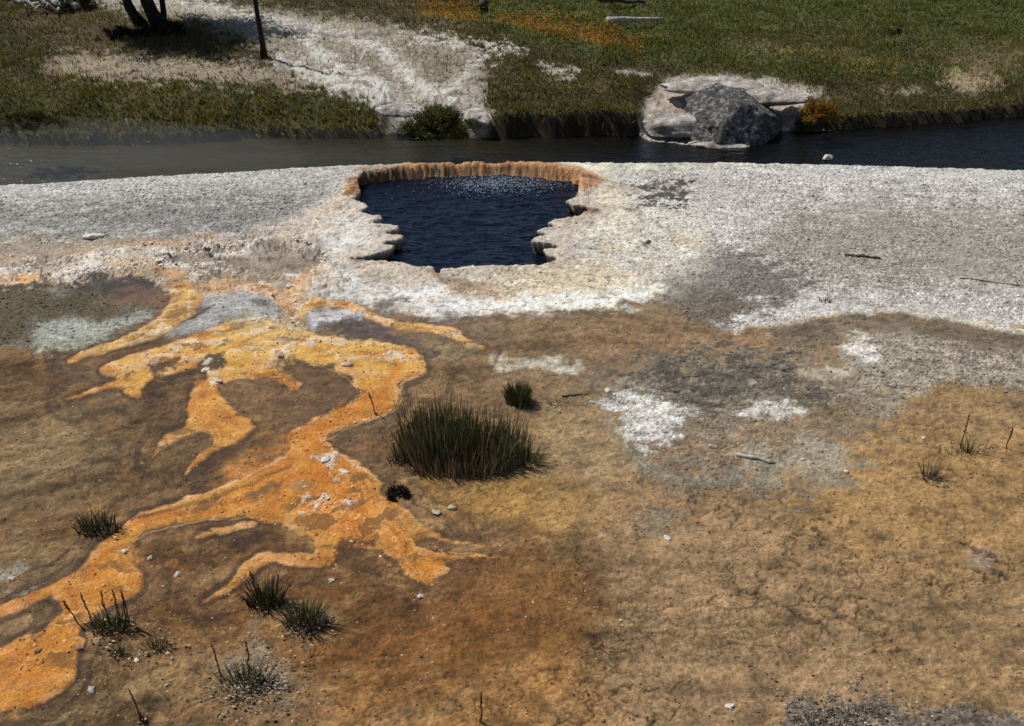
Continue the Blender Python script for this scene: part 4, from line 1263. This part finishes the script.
def tube(mb, pts, radii, col=(.5, .5, .5), k=7, wob=.0, cap=True):
    pts = np.array(pts, float)
    n = len(pts)
    ring = []
    for i in range(n):
        d = Vector(pts[min(i + 1, n - 1)] - pts[max(i - 1, 0)]).normalized()
        up = Vector((0, 0, 1)) if abs(d.z) < .9 else Vector((1, 0, 0))
        a = d.cross(up).normalized()
        b = d.cross(a).normalized()
        for j in range(k):
            t = 2 * math.pi * j / k
            r = radii[i] * (1 + wob * (R.random() - .5))
            ring.append(pts[i] + np.array(a * math.cos(t) * r + b * math.sin(t) * r))
    tr = []
    for i in range(n - 1):
        for j in range(k):
            p, q = i * k + j, i * k + (j + 1) % k
            tr += [(p, q, q + k), (p, q + k, p + k)]
    if cap:
        for j in range(1, k - 1):
            tr += [(0, j + 1, j), ((n - 1) * k, (n - 1) * k + j, (n - 1) * k + j + 1)]
    mb.add(ring, tr, np.array(col))


def wander(p0, p1, n, amp):
    p0, p1 = np.array(p0, float), np.array(p1, float)
    o = []
    for i in range(n):
        t = i / (n - 1)
        o.append(p0 + (p1 - p0) * t + np.array([R.gauss(0, amp), R.gauss(0, amp), R.gauss(0, amp)]) * (0 < i < n - 1))
    return o


def stick(name, u0, v0, u1, v1, r, mat, label, cat="stick", lift=.5, twigs=0):
    x0, y0, _ = place(u0, v0)
    x1, y1, _ = place(u1, v1)
    z0, z1 = float(surf(x0, y0)[0][0]), float(surf(x1, y1)[0][0])
    mb = MB()
    n = 8
    P = wander((0, 0, 0), (x1 - x0, y1 - y0, z1 - z0), n, r * (.08 if name == 'log' else .25))
    tube(mb, P, [r * (1 - .45 * i / (n - 1)) for i in range(n)], k=8, wob=.3)
    o_ = mb.build(name, mat, None)
    o_.location = (x0, y0, z0 + r * lift)
    tag(o_, label, cat)
    for _ in range(twigs):
        tb = MB()
        i = R.randrange(1, n - 2)
        e = P[i] + np.array([R.uniform(-.15, .15), R.uniform(-.1, .1), R.uniform(.05, .2)])
        tube(tb, wander(P[i], e, 4, .01), [r * .4, r * .3, r * .2, r * .1], k=5)
        tb.build("twig", mat, o_)
    return o_


stick("driftwood_stick", 736, 455, 774, 463, .016, m_wood, "short bleached stick lying on grey clay right of the white crust")
stick("fallen_stick", 845, 256, 880, 259, .017, m_dwood, "dark brown stick lying alone on the white gravel")
stick("thin_twig", 562, 397, 588, 394, .006, m_dwood, "thin dark twig pointing at the white crust patch", "twig")
stick("log", 607, 23, 663, 22, .05, m_wood, "straight pale weathered log lying in the far grass", "log", .9)
stick("fallen_branch", 598, 2, 645, 5, .04, m_dwood, "dark dead branch in the grass behind the pale log", "branch", 1.0, 6)
stick("thin_twig", 960, 278, 1020, 286, .008, m_dwood, "long thin twig on the white gravel by the right edge", "twig")
stick("tree_stump", 481, 12, 484, 1, .06, m_dwood, "small dark stump among yellow flowers in the far grass", "stump", 1.5, 3)
# bleached sticks at the stream edge
for (u, v, du, h, label) in ((136, 141, 4, .30, "white snag poking up out of the far bank, the tallest one"), (62, 140, -4, .2, "small pale snag at the foot of the far bank, leftmost")):
    x, y = at(u, v, WATER_R)
    mb = MB()
    tube(mb, wander((0, 0, -.1), (-du * .02, .02, h), 6, .006), [.022, .022, .02, .018, .014, .008], k=7, wob=.2)
    s_ = mb.build("snag", m_wood)
    s_.location = (x, y, WATER_R)
    tag(s_, label, "branch")

# fallen dead tree, top left
x, y, z = place(62, 14)
ft = empty("fallen_tree", (x, y, z))
tag(ft, "tangle of a bleached white fallen dead tree behind the far bank", "dead tree")
mb = MB()
tube(mb, wander((-1.3, .9, .10), (.3, -.05, .14), 9, .03), [.10, .10, .09, .09, .08, .08, .07, .06, .05], k=9, wob=.15)
mb.build("trunk", m_wood, ft)
for i in range(16):
    mb = MB()
    a = np.array([R.uniform(-.7, .35), R.uniform(-.1, .5), .12])
    e = a + np.array([R.uniform(-.45, .5), R.uniform(-.5, .2), R.uniform(-.02, .45)])
    tube(mb, wander(a, e, 6, .035), [.03, .026, .022, .018, .013, .006], k=6)
    mb.build("branch", m_wood, ft)

# ------------------------------------------------------------------ trees
m_leaf = vcol_material("needles", .6, .3, .3, 8, .4)
m_green = vcol_material("rush_green", .5, .35, .2, 20, .25)


def foliage_cards(mb, centres, radii, per, size, cols):
    """tufts of short needles: thin triangles fanning round each clump"""
    for c, r in zip(centres, radii):
        n = per
        d = rng.normal(0, 1, (n, 3))
        d /= np.linalg.norm(d, axis=1)[:, None]
        p = c + d * r * (rng.random((n, 1)) ** .5)
        t = rng.normal(0, 1, (n, 3)) + d * .8
        t /= np.linalg.norm(t, axis=1)[:, None]
        s_ = np.cross(t, rng.normal(0, 1, (n, 3)))
        s_ /= np.linalg.norm(s_, axis=1)[:, None]
        L = size * (.6 + .8 * rng.random((n, 1)))
        co = np.stack([p - s_ * L * .14, p + s_ * L * .14, p + t * L], 1).reshape(-1, 3)
        tr = np.arange(3 * n).reshape(-1, 3)
        cc2 = np.repeat(np.array(cols)[rng.integers(0, len(cols), n)], 3, 0)
        mb.add(co, tr, cc2)


def pine(name, u, v, lean, ht, r0, label, crown=True, group=None, bottom=.72, cr=1.0, cx=(0, 0), sway=1.0):
    x, y, z = place(u, v)
    root = empty(name, (x, y, z - .03))
    tag(root, label, "tree", group)
    mb = MB()
    top = np.array([lean[0] * ht, lean[1] * ht, ht])
    n = 14
    P = [top * (i / (n - 1)) + np.array([.03 * math.sin(i * 1.3 + u), .02 * math.cos(i * 1.7), 0]) * sway for i in range(n)]
    rad = [r0 * (1.35 if i == 0 else 1 - .85 * i / (n - 1)) for i in range(n)]
    tube(mb, P, rad, k=12, wob=.10)
    mb.build("trunk", m_bark, root)
    if crown:
        lb, cb = MB(), MB()
        cen, rr = [], []
        for i in range(int(34 * cr)):
            h = bottom + (ht * 1.02 - bottom) * (i + R.random()) / int(34 * cr)
            tt = (h - bottom) / (ht - bottom)
            c0 = top * (h / ht)
            a = R.random() * 6.28
            L = (1.15 - .75 * tt) * cr * R.uniform(.65, 1.1) * (1 if tt > .08 else .8)
            e = c0 + np.array([math.cos(a) * L + cx[0], math.sin(a) * L + cx[1], R.uniform(-.05, .25) * L])
            tube(lb, wander(c0, e, 5, .03), [.022, .018, .013, .009, .004], k=5)
            for q in range(5):
                f_ = .35 + .7 * q / 5
                cen.append(c0 + (e - c0) * f_ + np.array([R.gauss(0, .07), R.gauss(0, .07), R.gauss(0, .05)]))
                rr.append(R.uniform(.13, .24))
        lb.build("limbs", m_bark, root)
        foliage_cards(cb, cen, rr, 46, .10, [lin((44, 58, 28)), lin((58, 74, 34)), lin((34, 46, 24)), lin((74, 84, 44))])
        cb.build("crown", m_leaf, root, False)
    return root


pine("pine_tree", 141, 25, (-.36, .06), 2.3, .085, "dark pine trunk leaning left, left one of the pair at the top left", group="pines at the top left", cr=1.1, cx=(.45, -.1))
pine("pine_tree", 160, 26, (-.28, .02), 2.7, .115, "thickest dark pine trunk, right one of the pair at the top left", group="pines at the top left", cr=1.35, cx=(.6, -.25))
pine("pine_tree", 163, 21, (.02, .12), 2.2, .05, "thin dark stem close behind the thickest pine trunk", group="pines at the top left", cr=.8)
# slender pole of a sapling with stubs of dead twigs
sp_ = pine("sapling", 264, 57, (-.03, .0), 2.6, .045, "slender dark pole of a sapling standing alone on the white path", crown=False, sway=.25)
for i in range(9):
    mb = MB()
    h = .06 + i * .12
    a = R.random() * 6.28
    b0 = np.array([-.03 * h, 0, h])
    tube(mb, [b0, b0 + np.array([math.cos(a) * .07, math.sin(a) * .07, .03])], [.014, .005], k=5)
    mb.build("twig", m_bark, sp_)


# ------------------------------------------------------------------ bushes
def bush(name, u, v, rx_, ry_, rz_, cols, n, label, mat=m_leaf, size=.05, stem=True, cat="bush"):
    x, y, z = place(u, v)
    root = empty(name, (x, y, z))
    tag(root, label, cat)
    cb = MB()
    cen, rr = [], []
    for _ in range(n):
        a, q = R.random() * 6.28, R.random() ** .5
        hh = R.random()
        cen.append(np.array([math.cos(a) * q * rx_ * (1 - .5 * hh), math.sin(a) * q * ry_ * (1 - .5 * hh), hh * rz_]))
        rr.append(R.uniform(.3, .6) * min(rx_, rz_) * .6)
    foliage_cards(cb, cen, rr, 60, size, [lin(c) for c in cols])
    cb.build("foliage", mat, root, False)
    if stem:
        sb = MB()
        for _ in range(8):
            a = R.random() * 6.28
            tube(sb, wander((0, 0, -.02), (math.cos(a) * rx_ * .6, math.sin(a) * ry_ * .6, rz_ * .7), 4, .02), [.014, .011, .008, .003], k=5)
        sb.build("stems", m_bark, root)
    return root


bush("low_bush", 76, 12, .42, .3, .35, [(38, 38, 26), (52, 50, 32), (30, 28, 20)], 34, "dark low bush beside the white fallen tree")
bush("low_bush", 163, 34, .5, .3, .16, [(44, 40, 28), (56, 50, 32)], 30, "dark low scrub added to deepen the shadow right under the thickest pine trunk")  # this scrub and the next are added to deepen the trees' shadow
bush("low_bush", 118, 38, .4, .25, .14, [(50, 44, 30), (40, 36, 24)], 24, "dark low scrub added to deepen the shadow left under the pines")
bush("ochre_bush", 818, 118, .26, .20, .22, [(150, 108, 24), (176, 128, 34), (96, 92, 34), (120, 84, 26)], 30, "round ochre yellow bush right of the boulder", cat="shrub")
bush("bank_bush", 438, 132, .50, .30, .26, [(66, 72, 32), (84, 86, 40), (54, 56, 28), (96, 84, 44)], 60, "rounded green bush on the far bank below the white path")
bush("bank_bush", 30, 128, .5, .22, .16, [(64, 70, 30), (84, 78, 34), (52, 56, 26)], 40, "leafy olive bush on the far bank at the left edge")
bush("dead_bush", 397, 494, .12, .08, .06, [(52, 38, 30), (66, 50, 40), (40, 30, 24)], 10, "dark dead scrap of plant at the edge of the orange fork", size=.03, cat="dead plant")
bush("low_bush", 895, 34, .25, .15, .06, [(50, 54, 30), (62, 62, 36)], 12, "small dark green patch of scrub at the right in the far meadow")

# ------------------------------------------------------------------ far grass
m_grass = vcol_material("meadow_grass", .8, .1, .25, 3, .45)
NG = 420000
gy_ = 12.6 + 14.0 * rng.random(NG) ** 1.35
gx_ = (rng.random(NG) - .5) * (1.5 * (gy_ * CP + 2.3))
zg, cg, _, gm = surf(gx_, gy_)
dfar = gy_ - np.interp(gx_, *FE)
pick = (rng.random(NG) < gm ** 1.3) & (dfar > .02) & (zg > WATER_R + .03)
gx_, gy_, zg, cg, dfar = gx_[pick], gy_[pick], zg[pick], cg[pick], dfar[pick]
ng = len(gx_)
hgt = (.020 + .035 * rng.random(ng)) * (1 + .8 * sstep(-.1, .5, fbm(gx_ * 1.5, gy_ * 1.5, 2, 97))) + .10 * sstep(.55, .0, dfar) * rng.random(ng)
wd = .008 + .007 * rng.random(ng)
an = rng.random(ng) * 6.28
lean_x, lean_y = rng.normal(0, .35, ng) * hgt, rng.normal(-.1, .35, ng) * hgt
edge = sstep(.35, .0, dfar)
lean_y -= edge * .16 * rng.random(ng)
hgt2 = hgt * (1 - .5 * edge * rng.random(ng))
b0 = np.stack([gx_ - np.cos(an) * wd, gy_ - np.sin(an) * wd, zg - .01], 1)
b1 = np.stack([gx_ + np.cos(an) * wd, gy_ + np.sin(an) * wd, zg - .01], 1)
tp = np.stack([gx_ + lean_x, gy_ + lean_y, zg + hgt2], 1)
tone = (.85 + .5 * rng.random((ng, 1)))
straw = (rng.random(ng) < .16 + .2 * sstep(0, .4, fbm(gx_ * 1.1, gy_ * 1.8, 2, 98)))[:, None]
gc = np.where(straw, lin((112, 100, 66))[None] * tone, cg * tone * np.array([1.06, 1.05, .66]) * 1.5)
me = mesh_np("meadow_grass", np.stack([b0, b1, tp], 1).reshape(-1, 3), np.arange(3 * ng).reshape(-1, 3), False)
add_attr(me, "col", np.repeat(np.clip(gc, 0, .6), 3, 0))
tag(link("meadow_grass", me, m_grass), "olive green and straw grass of the far bank and meadow", kind="stuff")

# yellow blossoms in the far meadow
P = []
for (u0, v0, su, sv, n) in ((450, 14, 22, 2.5, 260), (545, 26, 26, 3.5, 260), (610, 38, 26, 4, 200), (868, 64, 20, 3, 40), (130, 118, 20, 5, 60), (278, 110, 10, 4, 30), (815, 112, 8, 4, 60)):
    u, v = rng.normal(u0, su, n), rng.normal(v0, sv, n)
    P.append(np.stack(at(u, v, -.02), 1))
P = np.concatenate(P)
z = surf(P[:, 0], P[:, 1])[0]
s = .008 + .008 * rng.random(len(P))
scatter_solids("yellow_flowers", np.column_stack([P, z + .06 + .06 * rng.random(len(P))]), s, lin((206, 146, 30))[None] * (.6 + .6 * rng.random((len(P), 1))), m_leaf, "yellow wildflowers dotted in the far grass")


# ------------------------------------------------------------------ rushes
def stems(mb, n, rx_, ry_, hmin, hmax, r, cols, spread=.25, dome=True, cx=0, cy=0, power=.5, tipcol=None, bend=.12):
    for _ in range(n):
        a, q = R.random() * 6.28, R.random() ** power
        bx2, by2 = math.cos(a) * q * rx_ + cx, math.sin(a) * q * ry_ + cy
        k = (1 - .25 * q * q) if dome else 1
        h = R.uniform(hmin, hmax) * k
        ox, oy = math.cos(a) * q * spread * h + R.gauss(0, bend) * h, math.sin(a) * q * spread * h + R.gauss(0, bend) * h
        pts = []
        for i in range(4):
            t = i / 3
            pts.append((bx2 + ox * t ** 1.6, by2 + oy * t ** 1.6, h * t - .01))
        rad = r * R.uniform(.7, 1.3)
        rr = [rad, rad * .9, rad * .7, rad * .15]
        c = np.array(cols[R.randrange(len(cols))]) * R.uniform(.8, 1.5)
        k3 = []
        th0 = R.random() * 6
        for i in range(4):
            for j in range(3):
                th = th0 + j * 2.094
                k3.append((pts[i][0] + math.cos(th) * rr[i], pts[i][1] + math.sin(th) * rr[i], pts[i][2]))
        tr = []
        for i in range(3):
            for j in range(3):
                p, q2 = i * 3 + j, i * 3 + (j + 1) % 3
                tr += [(p, q2, q2 + 3), (p, q2 + 3, p + 3)]
        col = np.tile(c, (12, 1))
        if tipcol is not None and R.random() < .35:
            col[9:] = tipcol
            col[6:9] = (col[6:9] + np.array(tipcol)) / 2
        mb.add(k3, tr, col)


G1 = [lin((98, 108, 70)), lin((120, 126, 86)), lin((80, 90, 60)), lin((150, 146, 112))]
DRY = [lin((150, 134, 106)), lin((120, 104, 80)), lin((96, 80, 62)), lin((176, 162, 136))]
DARKS = [lin((60, 48, 38)), lin((84, 66, 50))]
TIP = lin((96, 72, 52))


def rush(name, u, v, label, parts, litter=0, lr=.15, group=None, cat="plant", stalks=()):
    x, y, _ = place(u, v)
    z = float(surf(x, y)[0][0])
    root = empty(name, (x, y, z))
    tag(root, label, cat, group)
    for pname, args in parts:
        mb = MB()
        for a in args:
            stems(mb, **a)
        mb.build(pname, m_green, root, False)
    litter = int(litter * 1.6)
    if litter:
        v1, f1_ = ICO1
        mb = MB()
        for _ in range(litter):
            s2 = R.uniform(.002, .0075)
            c = np.array([R.gauss(.3 * lr, .5) * lr * 1.1, R.gauss(0, .45) * lr - .02, s2 * .6 + abs(R.gauss(0, .02))])
            sh = np.array([R.uniform(.4, 2.4), R.uniform(.3, 1.4), R.uniform(.2, .9)]) * s2
            mb.add(v1 * sh + c, f1_, lin((188, 176, 156)) * R.uniform(.18, 1.05))
        mb.build("dead_leaves", m_peb, root, False)
    for (dx, dy, h, lx) in stalks:
        mb = MB()
        pts = wander((dx, dy, 0), (dx + lx, dy, h), 6, .004)
        tube(mb, pts, [.0045, .0042, .004, .0038, .0036, .0028], lin((92, 64, 44)), k=5)
        for q in range(7):
            c = np.array(pts[0]) + (np.array(pts[-1]) - np.array(pts[0])) * (.5 + .5 * q / 7)
            mb.add(ICO1[0] * .007 * R.uniform(.6, 1.1) + c + np.array([R.gauss(0, .002), 0, 0]), ICO1[1], lin((92, 66, 48)))
        mb.build("seed_stalk", m_green, root)
    return root


def S(n, rx_, ry_, h0, h1, r=.0027, cols=G1, **k):
    return dict(n=n, rx_=rx_, ry_=ry_, hmin=h0, hmax=h1, r=r, cols=cols, **k)


rush("rush_clump", 462, 456, "largest clump of tall dark green rushes, standing right of the orange fork",
     [("green_stems", [S(620, .28, .20, .22, .44, cx=-.15, cy=.03, tipcol=TIP, r=.0036, spread=.12, bend=.07), S(120, .26, .18, .40, .60, cx=-.16, cy=.05, tipcol=TIP, spread=.15, bend=.08), S(480, .26, .17, .14, .34, cx=.20, cy=-.02, tipcol=TIP, r=.0036, spread=.15, bend=.08),
                       S(90, .28, .17, .30, .46, cx=.20, cy=0, tipcol=TIP, spread=.15, bend=.08), S(90, .12, .10, .06, .2, cx=.44, cy=-.04, spread=.5), S(60, .06, .06, .1, .25, cx=-.42, cy=.0, spread=.3)]),
      ("dry_stems", [S(420, .40, .22, .08, .22, cols=DRY, cx=-.02, cy=-.05, spread=.4), S(320, .42, .22, .2, .46, cols=DARKS + DRY, cx=0, cy=0, spread=.2), S(260, .30, .06, .05, .20, cols=DRY, cx=-.05, cy=-.19, spread=.3)])])
rush("rush_clump", 518, 402, "small bright green rush tuft behind the largest clump's right shoulder", [("green_stems", [S(330, .085, .06, .12, .2, r=.0035, cols=[lin((78, 92, 52)), lin((98, 108, 64))], spread=.35)]), ("dry_stems", [S(50, .1, .07, .04, .1, cols=DRY, spread=.4)])])
rush("rush_clump", 99, 530, "rush tuft left of the orange channel's upper bend", [("green_stems", [S(105, .11, .05, .09, .19, spread=.3, tipcol=TIP)]), ("dry_stems", [S(150, .14, .07, .04, .16, cols=DRY + DARKS, spread=.4)])], 30, .14)
rush("rush_clump", 112, 628, "rush tuft with tall seed stalks in front of the orange bulge", [("green_stems", [S(93, .09, .05, .07, .17, spread=.35)]), ("dry_stems", [S(130, .13, .07, .03, .1, cols=DRY + DARKS, spread=.6)])], 60, .18,
     stalks=[(-.12, .03, .24, -.02), (-.03, .04, .24, .0), (.05, .03, .26, -.01), (.09, .03, .26, .0), (-.2, .03, .18, -.05), (.07, .03, .24, .02)])
rush("rush_clump", 157, 647, "low thin tuft right of the tuft with tall seed stalks", [("green_stems", [S(31, .05, .03, .05, .12, spread=.45)]), ("dry_stems", [S(50, .08, .05, .03, .08, cols=DRY + DARKS, spread=.6)])], 45, .16)
rush("rush_clump", 119, 655, "tiny dark sprig below the tuft with tall seed stalks", [("green_stems", [S(12, .02, .02, .06, .12, spread=.6)]), ("dry_stems", [S(24, .04, .03, .03, .08, cols=DARKS, spread=.6)])], 16, .12)
rush("rush_clump", 266, 604, "left one of the two dark rush tufts under the pink orange arm", [("green_stems", [S(117, .08, .05, .10, .22, spread=.4, tipcol=TIP)]), ("dry_stems", [S(130, .1, .06, .05, .25, cols=DARKS, spread=.6)])], 30, .12, stalks=[(-.05, .02, .24, -.02), (.06, .02, .22, .03)])
rush("rush_clump", 305, 624, "right one of the two dark rush tufts, with grey dead leaves on top", [("green_stems", [S(142, .10, .06, .10, .22, spread=.45)]), ("dry_stems", [S(120, .11, .08, .06, .24, cols=DRY + DARKS, spread=.6)])], 110, .13)
rush("rush_clump", 248, 684, "lowest rush tuft beside a grey mat of dead leaves", [("green_stems", [S(80, .09, .05, .06, .17, spread=.45)]), ("dry_stems", [S(130, .16, .09, .03, .12, cols=DRY + DARKS, spread=.6)])], 420, .24, stalks=[(-.14, .04, .26, -.03), (.02, .04, .28, -.01)])
rush("grass_sprig", 929, 478, "upright green sprig on the reddish clay at the right", [("green_stems", [S(37, .05, .03, .10, .2, spread=.4)]), ("dry_stems", [S(30, .08, .04, .03, .1, cols=DRY, spread=.6)])], 14, .12)
rush("grass_sprig", 968, 452, "leaning sprig with dark bits, above the upright one at the right", [("green_stems", [S(21, .04, .03, .10, .2, spread=.5)]), ("dry_stems", [S(60, .22, .05, .03, .1, cols=DRY + DARKS, spread=.6)])], 40, .28, stalks=[(-.04, .04, .3, -.0), (.28, .03, .2, .0)])
rush("weed_stalk", 143, 722, "single dry stalk with a dark foot at the bottom edge", [("dry_stems", [S(26, .02, .015, .03, .09, cols=DARKS, spread=.6)])], 8, .05, stalks=[(0, 0, .24, -.03)])
rush("weed_stalk", 376, 415, "single thin dark stalk standing on the yellow mat", [("dry_stems", [S(14, .006, .006, .02, .04, cols=DARKS, spread=.6)])], stalks=[(0, 0, .2, -.04)])
rush("weed_stalk", 480, 722, "faint thin stalk at the bottom edge in the middle", [("dry_stems", [S(10, .02, .015, .02, .08, cols=DRY, spread=.6)])], stalks=[(0, 0, .22, .01)])
rush("weed_tuft", 395, 462, "scrap of dry brown stems left of the largest clump", [("dry_stems", [S(50, .05, .03, .03, .12, cols=DARKS + DRY, spread=.4)])], 8, .06)
rush("weed_tuft", 556, 404, "low brown scrap of dead weed right of the bright green tuft", [("dry_stems", [S(40, .09, .03, .02, .06, cols=DARKS, spread=.6)])], 20, .12)
rush("weed_tuft", 825, 302, "small olive tuft on the white gravel slope", [("green_stems", [S(37, .05, .03, .03, .07, cols=[lin((110, 100, 66)), lin((84, 84, 50))], spread=.4)])])
rush("weed_tuft", 850, 720, "grey brittle weed patch at the bottom edge, lower right", [("dry_stems", [S(160, .30, .07, .02, .08, cols=DRY + DARKS, spread=.6)])], 260, .34)

# ------------------------------------------------------------------ steam drifting over the stream
def steam(u, v, z, sx, sy, sz, dens, label):
    x, y = at(u, v, z)
    vv_, ff_ = ICO3
    me = mesh_np("steam", vv_ * np.array([sx, sy, sz])[None], ff_)
    m = bpy.data.materials.new("steam")
    m.use_nodes = True
    t = m.node_tree
    t.nodes.clear()
    pv = t.nodes.new("ShaderNodeVolumePrincipled")
    pv.inputs["Color"].default_value = (.9, .93, .97, 1)
    pv.inputs["Density"].default_value = dens
    pv.inputs["Anisotropy"].default_value = .2
    o_ = t.nodes.new("ShaderNodeOutputMaterial")
    t.links.new(pv.outputs[0], o_.inputs["Volume"])
    o = link("steam", me, m, loc=(x, y, z))
    tag(o, label, kind="stuff")


steam(60, 160, -.2, 3.0, 1.0, .42, .08, "thin steam drifting over the dark stream at the left")
steam(265, 152, -.2, 2.0, .7, .35, .03, "faint steam over the stream behind the spring")
